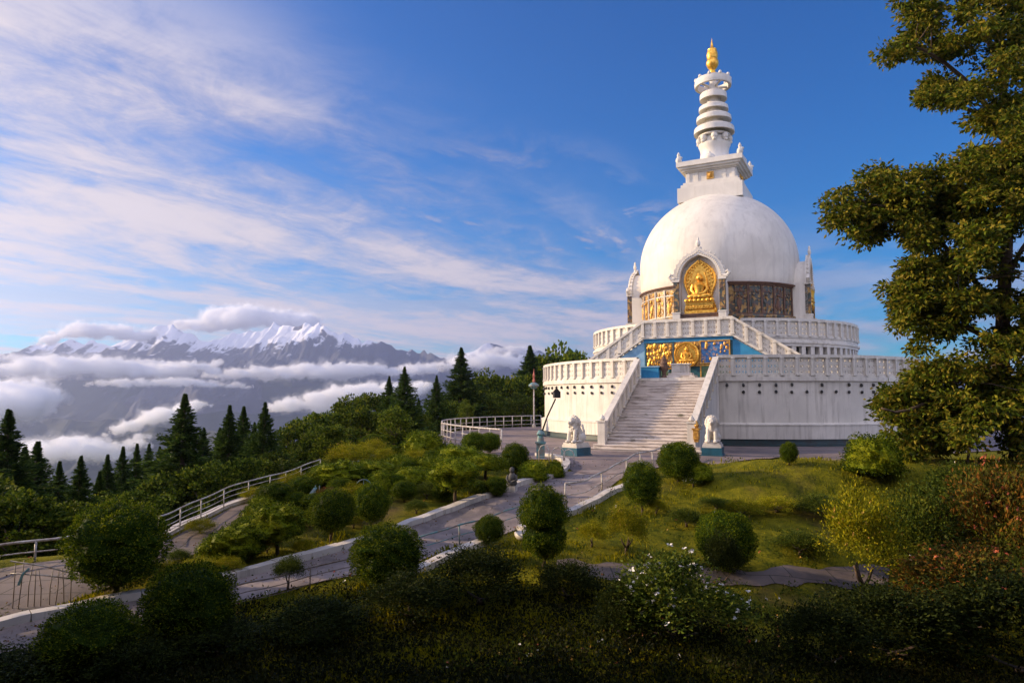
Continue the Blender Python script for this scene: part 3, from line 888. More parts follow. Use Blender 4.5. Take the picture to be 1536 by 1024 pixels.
# spire
mb = MB(); mb.lathe([(1.5, 24.2), (1.42, 24.6), (1.3, 25.1), (1.24, 25.5), (1.3, 25.9), (1.42, 26.15), (1.42, 26.3), (1.2, 26.36), (1.12, 26.9), (.95, 27.2), (.82, 28.2), (.72, 29.3), (.6, 30.2), (.55, 31.0), (.5, 31.6), (.36, 32.1), (.3, 32.9), (.02, 33)], 48)
for k in range(8):
    a = 2 * PI * k / 8 + .2; mb.ball((1.32 * math.sin(a), -1.32 * math.cos(a), 26.75), (.3, .3, .34), 9, 6); mb.ball((1.4 * math.sin(a), -1.4 * math.cos(a), 26.42), (.2, .2, .16), 8, 5)
mb.lathe([(1.25, 26.95), (1.42, 27.02), (1.42, 27.12), (1.1, 27.15)], 40)
sp = mb.build('spire', M['spire'], stupa, auto=40)
for (z, r, h) in ((27.3, 1.8, .62), (28.45, 1.56, .52), (29.45, 1.32, .46), (30.5, 1.22, .66)):
    mb = MB(); mb.lathe([(.5, z + .22), (r * .8, z + .18), (r * .95, z), (r, z + .02), (r * .98, z + h * .8), (r * .9, z + h), (.5, z + h * 1.08)], 48)
    mb.build('spire_ring', M['spire'], sp, auto=40)
mb = MB(); mb.lathe([(1.38, 31.75), (1.62, 31.75), (1.66, 32.05), (1.6, 32.42), (1.42, 32.42), (1.38, 31.75)], 48)
for k in range(10):
    a = 2 * PI * k / 10; mb.ball((1.52 * math.sin(a), -1.52 * math.cos(a), 32.5), (.16, .16, .2), 8, 5)
for k in range(4):
    a = PI / 4 + 2 * PI * k / 4; mb.tube([(.4 * math.sin(a), -.4 * math.cos(a), 31.75), (1.45 * math.sin(a), -1.45 * math.cos(a), 32.0)], .12, 6)
mb.build('crown_ring', M['spire'], sp, auto=40)
mb = MB(); mb.lathe([(.3, 32.85), (.42, 32.9), (.42, 33.05), (.26, 33.1), (.24, 33.4), (.42, 33.6), (.57, 33.95), (.54, 34.25), (.44, 34.4), (.48, 34.5), (.52, 34.8), (.47, 35.1), (.4, 35.25), (.42, 35.35), (.28, 35.45), (.14, 35.6), (.1, 35.85), (.03, 36.25), (.005, 36.5)], 32)
mb.build('gilded_finial', M['gold'], sp, auto=50)

# dark patches of wear and a small creeping plant are part of the plaster; things standing on the first terrace
def sw(x, y, z=0):
    v = Matrix.Rotation(-AF, 4, 'Z') @ Vector((x, y, 0)); return (CX + v.x, CY + v.y, z)
t = empty('offering_table', sw(-.25, -13.1, Z1), -AF, 'small white stone altar below the round gilded medallion at the stair top', 'altar')
mb = MB(); mb.box((0, 0, .12), (2.2, .9, .24)); mb.box((0, .05, .32), (1.7, .7, .18)); mb.build('step', M['steps'], t)
mb = MB(); mb.box((0, .08, .72), (1.25, .5, .62)); mb.box((0, .06, 1.06), (1.4, .62, .1)); mb.build('block', M['plaster'], t)
mb = MB(); mb.box((0, -.19, .72), (.95, .04, .42)); mb.build('plaque', M['kerb'], t)
t = empty('cabinet', sw(-2.3, -13.6, Z1), -AF, 'low blue chest at the left head of the white staircase', 'chest')
mb = MB(); mb.box((0, 0, .42), (1.3, .7, .84)); mb.build('body', M['blue'], t)
mb = MB(); mb.box((0, 0, .88), (1.42, .8, .09)); mb.build('lid', M['lightblue'], t)
t = empty('incense_burner', sw(-1.35, -13.55, Z1), -AF, 'dark tall incense burner beside the blue chest', 'incense burner')
mb = MB(); mb.lathe([(.26, 0), (.2, .12), (.14, .3), (.16, .5), (.3, .7), (.34, .95), (.24, 1.1)], 16); mb.build('bowl', M['brown'], t, auto=45)
mb = MB(); mb.lathe([(.3, 1.08), (.2, 1.3), (.22, 1.4), (.1, 1.55), (.02, 1.8)], 16); mb.build('lid', M['brown'], t, auto=45)

# ------------------------------------------------------------------ guardian lions
def lion(px, py, yaw, label):
    x, y, z = G(px, py)
    z = max(z, float(zbase(x, y)) + .04)
    t = empty('guardian_lion', (x, y, z), -AF + yaw, label, 'statue', 'stone lions at the foot of the stairs'); t.scale = (.74, .74, .74)
    mb = MB(); mb.box((0, .25, .3), (1.45, 1.75, .6)); mb.box((0, .25, .04), (1.6, 1.9, .1)); mb.build('base', M['teal'], t)
    mb = MB(); mb.box((0, .25, .7), (1.35, 1.65, .2)); mb.box((0, .25, .87), (1.2, 1.55, .16)); mb.build('plinth', M['lion'], t)
    mb = MB(); B = mb.ball
    for s in (-1, 1):
        B((s * .33, .42, .36), (.27, .46, .36), 14, 9)
        mb.tube([(s * .25, -.18, 1.0), (s * .27, -.32, .55), (s * .27, -.4, .1)], [.2, .15, .15], 10)
        B((s * .27, -.5, .1), (.17, .23, .11)); B((s * .42, .0, .1), (.16, .34, .11))
        B((s * .26, -.12, 1.86), (.1, .07, .13)); B((s * .13, -.55, 1.62), (.08, .08, .06))
        for k in range(3): B((s * (.2 + .07 * k), -.68, .08), (.045, .06, .07), 6, 5)
    mb.tube([(0, .62, .42), (0, .3, .72), (0, -.02, 1.08), (0, -.12, 1.38), (0, -.2, 1.6)], [.36, .42, .44, .38, .3], 14)
    B((0, -.27, 1.58), (.3, .34, .3), 14, 10); B((0, -.56, 1.47), (.19, .2, .12), 10, 7); B((0, -.55, 1.34), (.15, .15, .06), 10, 6)
    B((0, -.72, 1.52), (.08, .06, .06), 8, 5)
    for k in range(15):
        a = 2 * PI * k / 15
        B((.37 * math.sin(a), -.12, 1.55 + .37 * math.cos(a)), (.14, .16, .14), 8, 6)
        if abs(math.sin(a)) > .3 or math.cos(a) < 0: B((.42 * math.sin(a), .02, 1.42 + .40 * math.cos(a)), (.15, .17, .15), 8, 6)
    for k in range(5): B((random.uniform(-.2, .2), -.42 + .03 * k, 1.2 - .09 * k), (.12, .1, .11), 8, 6)
    mb.tube([(0, .85, .2), (.12, 1.02, .5), (.1, .98, .9), (0, .9, 1.15)], [.09, .1, .12, .05], 9)
    for k in range(4): B((.06 - .03 * k, .98, .8 + .14 * k), (.13, .13, .14), 8, 6)
    o = mb.build('lion', M['lion'], t, (0, .1, .95), smooth=True)
    r = o.modifiers.new('remesh', 'REMESH'); r.mode = 'VOXEL'; r.voxel_size = .028; r.use_smooth_shade = True
    return t
lion(861, 684, -.25, 'stone lion on teal base left of the staircase')
lion(1069, 684, .1, 'stone lion on teal base right of the staircase, before the shaded wall')

# ------------------------------------------------------------------ railings
def gz(p): return float(zbase(p[0], p[1]))
def railing(name, W, h, rails, step, mat, label, cat='railing', r=.026, group=None, base=None):
    pts = resample(W, max(2, int(sum(math.dist(a[:2], b[:2]) for a, b in zip(W[:-1], W[1:])) / step) + 1))
    z = (lambda p: base) if base is not None else gz
    c = pts[len(pts) // 2]
    t = empty(name, (c[0], c[1], z(c)), 0, label, cat, group)
    def loc(p, dz): return (p[0] - c[0], p[1] - c[1], z(p) + dz - z(c))
    fine = resample(W, len(pts) * 4)
    for i, f in enumerate(rails):
        mb = MB(); mb.tube([loc(p, h * f) for p in fine], r * (1.25 if i == 0 else .7), 6)
        mb.build('rail', mat, t, smooth=True)
    pm = None
    for p in pts:
        if pm is None:
            mb = MB(); mb.tube([(0, 0, -.15), (0, 0, h)], r * 1.1, 6); pm = mb.mesh('post', mat, True)
        o = obj('post', pm, t, loc(p, 0)); o.rotation_euler = (random.uniform(-.02, .02), random.uniform(-.02, .02), 0)
    return t
W_ = smooth2(world([(237, 814), (290, 788), (330, 769), (400, 747), (445, 730), (480, 717)]))
railing('guard_rail', W_, .80, (1, .78, .56, .34, .12), 1.05, M['rail'], 'long white curved railing along the slab walk by the conifers', r=.019)
W_ = world([(-240, 905), (-60, 860), (0, 850), (70, 842), (118, 834), (180, 825)])
railing('guard_rail', W_, .62, (1, .5), 2.1, M['rail'], 'straight white railing at the left edge, behind the broken fence', r=.03)
arc = [(CX + 24.6 * math.sin(a), CY + 24.6 * math.cos(a)) for a in np.linspace(math.radians(-99), math.radians(-38), 18)]
railing('guard_rail', world([(752, 676), (715, 671), (680, 665), (662, 659)]) + arc, 1.25, (1, .6, .25), 1.5, M['rail'], 'white railing around the far edge of the paved forecourt', r=.045, base=0.04)
railing('hand_rail', world([(848, 754), (883, 748), (918, 727), (937, 717), (975, 700), (1012, 688)]), .72, (1, .4), 1.9, M['rail'], 'sloping handrail on the upper path leading towards the stairs', r=.03)
railing('hand_rail', world([(628, 838), (660, 828), (706, 813), (758, 794), (790, 783)]), .62, (1, .5), 1.3, M['railteal'], 'grey handrail beside the middle of the path, between two round bushes', r=.022)
railing('hand_rail', world([(200, 962), (345, 916), (440, 892), (530, 868), (560, 860)]), .55, (1, .62, .25), 1.6, M['rust'], 'dark low wire handrail at the lower end of the path', r=.016)
# bent arch railing beside the left lion
x, y, z = G(833, 697)
t = empty('arched_railing', (x, y, z), -.2, 'small arched grey railing at the path head by the left lion', 'railing')
for k, (dx, w, h) in enumerate(((-.55, .5, .95), (.15, .6, .85), (.65, .5, .75))):
    mb = MB(); mb.tube([(dx - w / 2, 0, -.1), (dx - w / 2, 0, h * .7), (dx - w * .3, 0, h * .93), (dx, 0, h), (dx + w * .3, 0, h * .93), (dx + w / 2, 0, h * .7), (dx + w / 2, .05, -.1)], .026, 6); mb.build('hoop', M['rail'], t, smooth=True)
mb = MB(); mb.tube([(-.85, 0, .4), (.95, 0, .35)], .02, 6); mb.build('rail', M['rail'], t)
# collapsed fence at far left
x, y, z = G(62, 910)
t = empty('broken_fence', (x, y, z), .25, 'collapsed rusty fence of thin bent bars with pale top rail, bottom left corner', 'fence')
rnd = random.Random(5)
for k in range(9):
    xx = -.62 + k * .155; lean = rnd.uniform(-.1, .1); h = rnd.uniform(.8, 1.15)
    mb = MB(); mb.tube([(xx, rnd.uniform(-.08, .08), -.15), (xx + lean * .4, rnd.uniform(-.05, .05), h * .5), (xx + lean, 0, h)], [.011, .013, .011], 5)
    mb.build('bar', M['rust'], t, smooth=True)
for (a, b) in (((-.7, -.02, 1.12), (.72, .0, .72)), ((-.7, .03, .82), (.7, .03, .6))):
    mb = MB(); mb.tube([a, ((a[0] + b[0]) / 2, .02, (a[2] + b[2]) / 2 + .03), b], .02, 6); mb.build('rail', M['rail'], t, smooth=True)
mb = MB(); mb.tube([(-.3, 0, .92), (-.42, -.03, .8), (-.5, -.02, .55)], .03, 6); mb.build('teal_strap', M['railteal'], t)

# lamp post and leaning floodlight
x, y, z = G(801, 641)
t = empty('lamp_post', (x, y, 0.04), .3, 'tall white pole with teal lamp box and reddish tip beside the white drum', 'lamp post')
mb = MB(); mb.tube([(0, 0, 0), (0, 0, 2.4), (0, 0, 4.3)], [.11, .09, .07], 10); mb.lathe([(.2, 0), (.2, .25), (.12, .35)], 12); mb.build('pole', M['rail'], t, smooth=False)
mb = MB(); mb.lathe([(.06, 4.25), (.3, 4.35), (.62, 4.62), (.62, 4.78), (.35, 4.98), (.1, 5.05)], 8); mb.build('lamp_head', M['railteal'], t)
mb = MB(); mb.lathe([(.1, 5.0), (.16, 5.15), (.1, 5.5), (.14, 5.8), (.04, 6.3), (.01, 6.6)], 10); mb.build('tip', M['red'], t)
x, y, z = G(811, 688)
t = empty('floodlight', (x, y, z), -.1, 'leaning dark floodlight pole rising from a teal pedestal near the left lion', 'floodlight')
mb = MB(); mb.box((0, 0, .35), (.42, .42, .9)); mb.box((0, 0, .85), (.54, .54, .1)); mb.lathe([(.2, .9), (.16, 1.2), (.24, 1.3), (.1, 1.5)], 10); mb.build('pedestal', M['railteal'], t)
mb = MB(); mb.tube([(.04, 0, 1.3), (.35, 0, 2.2), (.8, 0, 3.15)], [.05, .045, .04], 7); mb.build('pole', M['dark'], t, smooth=True)
mb = MB(); mb.box((.86, 0, 3.35), (.34, .3, .32), .3); mb.prism([(.66, 3.5), (1.06, 3.5), (.86, 3.72)], -.17, .17); mb.build('lamp_head', M['dark'], t)
# small garden statue, basin, hoop trellis, slide-like frame
x, y, z = G(768, 737)
t = empty('garden_statue', (x, y, z), -.3, 'small dark stone figure seated on the white kerb of the path', 'statue'); t.scale = (.85, .85, .85)
mb = MB(); mb.box((0, 0, .12), (.42, .4, .28)); mb.build('plinth', M['kerb'], t)
mb = MB(); mb.ball((0, 0, .4), (.25, .22, .18), 12, 8); mb.tube([(0, .02, .4), (0, .02, .72), (0, .0, .86)], [.2, .18, .09], 10); mb.ball((0, -.01, .98), (.12, .13, .14), 10, 8)
for s in (-1, 1): mb.tube([(s * .18, .0, .75), (s * .24, -.06, .55), (s * .06, -.2, .46)], [.07, .06, .05], 7)
mb.build('figure', M['statue'], t, smooth=True)
x, y, z = G(792, 808)
t = empty('stone_basin', (x, y, z), 0, 'round pale stone basin beside the path, between bushes', 'basin')
mb = MB(); mb.lathe([(.02, .0), (.36, 0), (.42, .1), (.44, .2), (.38, .22), (.3, .12), (.02, .08)], 24); mb.build('bowl', M['kerb'], t, smooth=True)
mb = MB(); mb.lathe([(.3, -.1), (.3, .02)], 20); mb.build('foot', M['kerb'], t)
for (px, py, sc, lab, mt) in ((545, 745, .7, 'teal wire garden hoop on the sunny lawn', 'railteal'), (600, 748, .6, 'thin dark garden hoop by the tall trimmed tree', 'rust')):
    x, y, z = G(px, py)
    t = empty('garden_hoop', (x, y, z), .2, lab, 'garden hoop')
    mb = MB(); mb.tube([(-.45 * sc, 0, -.1)] + [(.45 * sc * -math.cos(a), 0, .45 * sc + .5 * sc * math.sin(a)) for a in np.linspace(0, PI, 10)] + [(.45 * sc, 0, -.1)], .02, 6); mb.build('hoop', M[mt], t, smooth=True)
    mb = MB(); mb.tube([(-.45 * sc, 0, .4 * sc), (.45 * sc, 0, .4 * sc)], .012, 5); mb.tube([(0, 0, -.1), (0, 0, .93 * sc)], .012, 5); mb.build('crossbar', M[mt], t)
x, y, z = G(452, 757)
t = empty('garden_slide', (x, y, z), .5, 'faded teal slide frame with red foot in the garden bed', 'slide'); t.scale = (.6, .6, .55)
mb = MB(); mb.hexa([(-.1, -.3, .0), (.1, -.3, .0), (1.0, .3, .95), (.8, .3, .95)], [(-.1, -.3, .1), (.1, -.3, .1), (1.0, .3, 1.05), (.8, .3, 1.05)]); mb.build('chute', M['railteal'], t)
mb = MB(); mb.tube([(.9, .3, 0), (.9, .3, 1.2)], .03, 6); mb.tube([(1.1, .1, 0), (1.1, .1, 1.2)], .03, 6); mb.build('ladder', M['railteal'], t)
mb = MB(); mb.box((-.15, -.3, .08), (.4, .4, .2)); mb.build('foot', M['red'], t)

# ------------------------------------------------------------------ foliage
def leafquads(P, D, size, aspect=.5, jit=.8, rng=RNG):
    """diamond leaves at points P, pointing roughly along D"""
    n = len(P)
    d = D + rng.normal(0, jit, (n, 3)); d /= np.linalg.norm(d, axis=1, keepdims=True) + 1e-9
    a = rng.normal(0, 1, (n, 3)); t = np.cross(d, a); t /= np.linalg.norm(t, axis=1, keepdims=True) + 1e-9
    s = np.asarray(size).reshape(-1, 1) * rng.uniform(.7, 1.3, (n, 1))
    b = np.cross(d, t)
    V = np.stack([P, P + d * s * .5 + t * s * aspect * .5 + b * s * .08, P + d * s, P + d * s * .5 - t * s * aspect * .5 + b * s * .08], 1).reshape(-1, 3)
    return V
def qf(n, off=0): return (np.arange(n * 4).reshape(-1, 4) + off)
def unit(n, rng): 
    v = rng.normal(0, 1, (n, 3)); return v / np.linalg.norm(v, axis=1, keepdims=True)

def lump(d, seed, amp):
    rng = np.random.default_rng(seed); r = np.ones(len(d))
    for k in range(14):
        c = unit(1, rng)[0]; f = rng.uniform(2.0, 10.0)
        r += amp * .5 * np.sin(f * (d @ c) * 2 + rng.uniform(0, 6))
    return r
def join(parts):
    """[(V, F)] with quads only"""
    V = []; F = []; o = 0
    for v, f in parts:
        V.append(v); F.append(f + o); o += len(v)
    return np.concatenate(V), np.concatenate(F)
def core(scale, seed, amp, shape=None, nu=28, nv=18):
    th = np.linspace(.02, PI - .02, nv); ph = np.linspace(0, 2 * PI, nu, endpoint=False)
    T, Ph = np.meshgrid(th, ph, indexing='ij')
    d = np.stack([np.sin(T) * np.cos(Ph), np.sin(T) * np.sin(Ph), np.cos(T)], -1).reshape(-1, 3)
    r = lump(d, seed, amp) * scale
    P = d * r[:, None]
    if shape: P = shape(P)
    ii, jj = np.meshgrid(np.arange(nv - 1), np.arange(nu), indexing='ij'); j2 = (jj + 1) % nu
    F = np.stack([ii * nu + jj, (ii + 1) * nu + jj, (ii + 1) * nu + j2, ii * nu + j2], -1).reshape(-1, 4)
    return P, F

def crown_ball(name, mat, n, seed, amp=.05, leaf=.075, shape=None, flower=None):
    rng = np.random.default_rng(seed)
    d = unit(n, rng); r = lump(d, seed, amp) * (1 - .16 * rng.random(n) ** 1.6 + .03)
    stray = rng.random(n) < .025; r[stray] *= rng.uniform(1.03, 1.13, stray.sum())
    P = d * r[:, None]
    if shape: P = shape(P)
    V = leafquads(P - d * leaf * .3, d * .9 + np.array([0, 0, .25]), leaf, .55, .55, rng)
    c, cf = core(.86, seed, amp, shape)
    Va, Fa = join([(V, qf(n)), (c, cf)])
    return mesh_np(name, Va, Fa, mat)
def sh_double(P):
    Q = P.copy(); z = P[:, 2]
    w = 1 - .30 * np.exp(-((z + .12) / .16) ** 2) ; w *= np.where(z > 0, .96, .92)
    Q[:, 0] *= w; Q[:, 1] *= w; return Q
def sh_dome(P):
    Q = P.copy(); Q[:, 2] = np.where(P[:, 2] < -.35, -.35 + (P[:, 2] + .35) * .25, P[:, 2]); return Q
def sh_cloud(P):
    Q = P.copy(); Q[:, 2] = np.where(P[:, 2] < 0, P[:, 2] * .8, P[:, 2]); Q[:, 0] += .12 * np.sin(P[:, 2] * 5); return Q
CROWN = {
    'ball': [crown_ball('crown', M['topiary'], 15000, s, .05, .054) for s in (1, 2, 3)],
    'double': [crown_ball('crown', M['topiary'], 15000, 4, .05, .052, sh_double)],
    'dome': [crown_ball('crown', M['topiary'], 6000, s, .06, .075, sh_dome) for s in (5, 6)],
    'cloud': [crown_ball('crown', M['topiary'], 6000, s, .10, .075, sh_cloud) for s in (7, 8)],
    'gold': [crown_ball('crown', M['goldbush'], 4500, s, .10, .09, sh_cloud) for s in (9, 10)],
}
def crown_loose(name, mat, seed, n_cl=42, per=120, leaf=.085, spread=.17, flower=None, ragged=.3):
    rng = np.random.default_rng(seed)
    d = unit(n_cl, rng); d[:, 2] = abs(d[:, 2]) * 1.2 - .35
    C = d * (rng.uniform(.35, 1.0, (n_cl, 1)) ** .6) * (1 + rng.normal(0, ragged * .4, (n_cl, 1)))
    P = (C[:, None, :] + rng.normal(0, spread, (n_cl, per, 3))).reshape(-1, 3)
    D = (P - np.array([0, 0, -.6])); D /= np.linalg.norm(D, axis=1, keepdims=True)
    V = leafquads(P, D, leaf, .45, .7, rng)
    # upright leafy shoots that break the outline
    ns = 26; S = []
    for k in range(ns):
        b = C[rng.integers(n_cl)]; dr = b * .4 + np.array([0, 0, .9]) + rng.normal(0, .25, 3); dr /= np.linalg.norm(dr)
        tt = np.linspace(0, rng.uniform(.25, .6), 14); S.append(b + tt[:, None] * dr + rng.normal(0, .02, (14, 3)))
    S = np.concatenate(S); V2 = leafquads(S, np.tile([0, 0, .5], (len(S), 1)), leaf * .85, .4, .8, rng)
    Va, Fa = join([(V, qf(len(P))), (V2, qf(len(S)))])
    mats = [mat]; idx = np.zeros(len(Fa), int)
    if flower:
        m2, nf, col_scale = flower
        ft = rng.choice(len(C), nf); FP = C[ft] * 1.05 + rng.normal(0, .13, (nf, 3)); FP[:, 2] += .1
        FV = leafquads(np.repeat(FP, 5, 0), unit(nf * 5, rng), col_scale, .8, .3, rng)
        Va, Fa = join([(Va, Fa), (FV, qf(nf * 5))]); idx = np.concatenate([idx, np.ones(nf * 5, int)]); mats.append(m2)
    return mesh_np(name, Va, Fa, mats, idx)
M['redflower'] = plain('orange_petal', (.45, .10, .03), (.3, .05, .02), 5, .6, bmp=0)
M['yellowflower'] = plain('yellow_petal', (.5, .32, .04), (.4, .2, .03), 5, .6, bmp=0)
LOOSE = {
    'green': [crown_loose('crown', M['shrub'], s, 60, 150) for s in (21, 22, 23)],
    'dark': [crown_loose('crown', M['shadeshrub'], s, 60, 150) for s in (35, 36)],
    'white': [crown_loose('crown', M['shrub'], 24, 64, 150, .085, .15, (M['flowerwhite'], 110, .06))],
    'autumn': [crown_loose('crown', M['autumn'], s, 70, 140, .08, .15, (M['redflower'], 120, .045)) for s in (25, 26)],
    'yellow': [crown_loose('crown', M['goldbush'], s, 60, 140, .08, .16, (M['yellowflower'], 60, .045)) for s in (27, 28)],
}
def trunk_mesh(seed, forks=3):
    rnd = random.Random(seed); mb = MB()
    mb.tube([(0, 0, -.25), (.03, .0, .3), (.0, .03, .62)], [.1, .075, .07], 8)
    for k in range(forks):
        a = 2 * PI * k / forks + rnd.random(); mb.tube([(0, .02, .5), (.2 * math.cos(a), .2 * math.sin(a), .85), (.34 * math.cos(a), .34 * math.sin(a), 1.25)], [.055, .045, .03], 6)
    return mb.mesh('trunk', M['bark'], True)
TRUNK = [trunk_mesh(s, f) for s, f in ((1, 3), (2, 4), (3, 2))]
_cnt = {}
def pick(lst, key):
    _cnt[key] = _cnt.get(key, -1) + 1; return lst[_cnt[key] % len(lst)]

def plant(name, cat, label, px, bot, w, top, kind, trunk=.25, group=None, lean=0.0, dz=0.0):
    """px/bot: foot in the photo, w: crown width, top: y of its top (photo pixels)"""
    x, y, z = G(px, bot)
    s = y / FPX * math.sqrt(1 + ((px - 768) / FPX) ** 2) * .98
    H = (bot - top) * y / FPX * 1.02
    th = H * trunk; ch = H - th * .92; cw = w * s
    t = empty(name, (x, y, z), random.uniform(0, 6.28), label, cat, group)
    src = CROWN.get(kind) or LOOSE[kind]
    me = pick(src, kind)
    c = obj('crown', me, t, (0, 0, th + ch / 2 if kind in CROWN else th + ch * .42))
    if kind in ('dome', 'cloud', 'gold'): c.location.z = th + ch * (.34 if kind == 'dome' else .44)
    c.scale = (cw / 2 * random.uniform(.96, 1.04), cw / 2 * random.uniform(.96, 1.04), ch / 2)
    if kind in ('dome', 'cloud', 'gold'): c.scale.z = ch * (.68 if kind == 'dome' else .58)
    if kind in LOOSE: c.scale = (cw * .43, cw * .43, ch * .46)
    c.rotation_euler = (random.uniform(-.05, .05), random.uniform(-.05, .05) , 0)
    tr = obj('trunk', pick(TRUNK, 'trunk'), t)
    tw = max(.4, cw * .46); tr.scale = (tw, tw, max(th, .12) / .62 * 1.0)
    return t
TB = 'round clipped bushes in the garden'
BUSH = [
    # px, bottom, width, top, kind, trunk, label
    (172, 893, 116, 762, 'ball', .10, 'large round clipped bush at the left, sunlit, beside the white railing end'),
    (281, 972, 120, 854, 'ball', .05, 'big round bush in shade at the kerb, just right of the large sunlit one'),
    (131, 1012, 112, 914, 'ball', .04, 'dark round bush lowest in the bottom left corner'),
    (580, 886, 102, 792, 'ball', .05, 'big round bush on the path edge with a reddish patch, below the lawn'),
    (816, 852, 82, 738, 'double', .12, 'tall double-lobed clipped bush on a stem right of the path'),
    (497, 814, 66, 739, 'ball', .22, 'round ball bush on forked trunk, left one of two on the sunny lawn'),
    (557, 792, 53, 730, 'ball', .16, 'round ball bush on short trunk, right one of two on the sunny lawn'),
    (963, 772, 52, 697, 'ball', .2, 'upright oval bush on a thin stem beside the upper handrail'),
    (1018, 722, 60, 665, 'ball', .05, 'round dark bush right in front of the staircase foot'),
    (734, 818, 46, 776, 'ball', .1, 'small round bush between the path and its grey handrail'),
    (773, 713, 42, 667, 'ball', .1, 'neat round bush at the path bend near the forecourt'),
    (682, 758, 74, 690, 'cloud', .38, 'mushroom-shaped clipped tree on a thick trunk beside the path'),
    (735, 680, 34, 650, 'ball', .1, 'small round bush behind the forecourt railing, right of a pair'),
    (711, 682, 36, 650, 'ball', .1, 'small round bush behind the forecourt railing, left of a pair'),
    (728, 722, 66, 684, 'dome', .45, 'flat-topped hedge on bare legs next to the round path-bend bush'),
    (688, 702, 66, 668, 'cloud', .1, 'low arched hedge behind the mushroom-shaped tree'),
    (634, 690, 66, 650, 'dome', .05, 'broad dome bush at the top of the garden'),
    (598, 708, 56, 684, 'dome', .05, 'low spreading bush under the broad dome bush'),
    (650, 712, 58, 684, 'dome', .05, 'low sunlit cushion bush left of the arched hedge'),
    (618, 728, 60, 702, 'dome', .05, 'olive cushion bush above the sunny lawn'),
    (560, 722, 60, 692, 'cloud', .15, 'clipped bush sloping over the reddish bank'),
    (506, 735, 62, 694, 'cloud', .3, 'arched bush on thin stems above the faded slide'),
    (416, 832, 74, 762, 'cloud', .3, 'leaning cloud-clipped bush on bare trunk near the left end of the lawn'),
    (352, 845, 66, 790, 'cloud', .1, 'rough dark bush at the edge of the slab walk'),
    (412, 762, 52, 725, 'ball', .05, 'small round bush above the leaning clipped one'),
    (385, 790, 46, 757, 'dome', .05, 'small low bush wedged behind the rough dark bush'),
    (1090, 856, 82, 772, 'ball', .05, 'broad dark ball bush standing alone on the shaded right lawn'),
    (1052, 722, 34, 698, 'dome', .05, 'tiny low bush just right of the staircase-foot bush'),
    (1184, 697, 24, 665, 'ball', .12, 'small lone bush on the sunny bank below the white wall'),
    (1310, 712, 72, 655, 'dome', .03, 'low spreading bush under the tips of the overhanging tree'),
    (585, 690, 30, 668, 'ball', .05, 'tiny ball bush at the upper left of the garden'),
    (665, 690, 40, 668, 'ball', .05, 'small ball bush between the broad dome and the arched hedge'),
    (480, 728, 50, 702, 'dome', .05, 'low bush beside the arched one on thin stems'),
    (455, 745, 46, 716, 'ball', .05, 'small bush at the right end of the curved railing'),
    (745, 745, 34, 716, 'ball', .08, 'small ball bush on the lawn just left of the stone figure'),
    (655, 735, 46, 704, 'dome', .05, 'low cushion bush left of the mushroom-shaped tree'),
    (606, 752, 38, 722, 'ball', .12, 'small ball bush beside the dark garden hoop'),
    (570, 740, 44, 708, 'dome', .05, 'small cushion bush under the sloping clipped one'),
    (535, 726, 44, 700, 'ball', .05, 'small ball bush between the arched and the sloping bushes'),
    (640, 668, 40, 648, 'dome', .05, 'bush at the inner end of the forecourt railing'),
    (690, 722, 44, 700, 'dome', .05, 'low bush in front of the arched hedge'),
    (470, 770, 44, 742, 'ball', .1, 'small ball bush above the left lawn ball'),
    (432, 795, 40, 764, 'cloud', .15, 'small sloping bush right of the leaning clipped one'),
    (395, 772, 44, 744, 'dome', .05, 'small cushion bush just inside the curved railing'),
    (322, 838, 46, 806, 'dome', .05, 'low cushion bush on the inner edge of the slab walk'),
    (372, 812, 50, 776, 'ball', .08, 'medium ball bush behind the rough dark bush'),
    (800, 722, 46, 694, 'dome', .05, 'low hedge bush in the tip of the lawn by the arched railing'),
    (832, 716, 30, 694, 'dome', .05, 'tiny cushion bush at the kerb bend'),
    (560, 676, 40, 652, 'ball', .05, 'ball bush at the top edge of the garden before the wood'),
    (612, 716, 34, 690, 'ball', .06, 'small ball bush between the olive and the broad dome bushes'),
    (590, 738, 34, 712, 'ball', .08, 'small ball bush right of the cushion under the sloping bush'),
    (664, 752, 32, 726, 'ball', .08, 'small ball bush on the lawn left of the thick-trunked tree'),
    (720, 745, 32, 722, 'ball', .08, 'small ball bush between the thick trunk and the stone figure'),
    (510, 748, 40, 718, 'ball', .08, 'ball bush below the arched bush on thin stems'),
    (445, 768, 36, 740, 'ball', .08, 'ball bush beside the foot of the faded slide'),
    (375, 838, 40, 806, 'ball', .08, 'ball bush between the rough dark bush and the leaning clipped one'),
    (650, 700, 34, 676, 'ball', .06, 'ball bush just below the inner end of the forecourt railing'),
    (905, 700, 30, 676, 'dome', .05, 'small tuft-like bush at the corner of the forecourt lawn'),
]
for (px, bot, w, top, kind, tr, lab) in BUSH[:-1]:
    plant('clipped_bush', 'bush', lab, px, bot, w, top, kind, tr, TB)
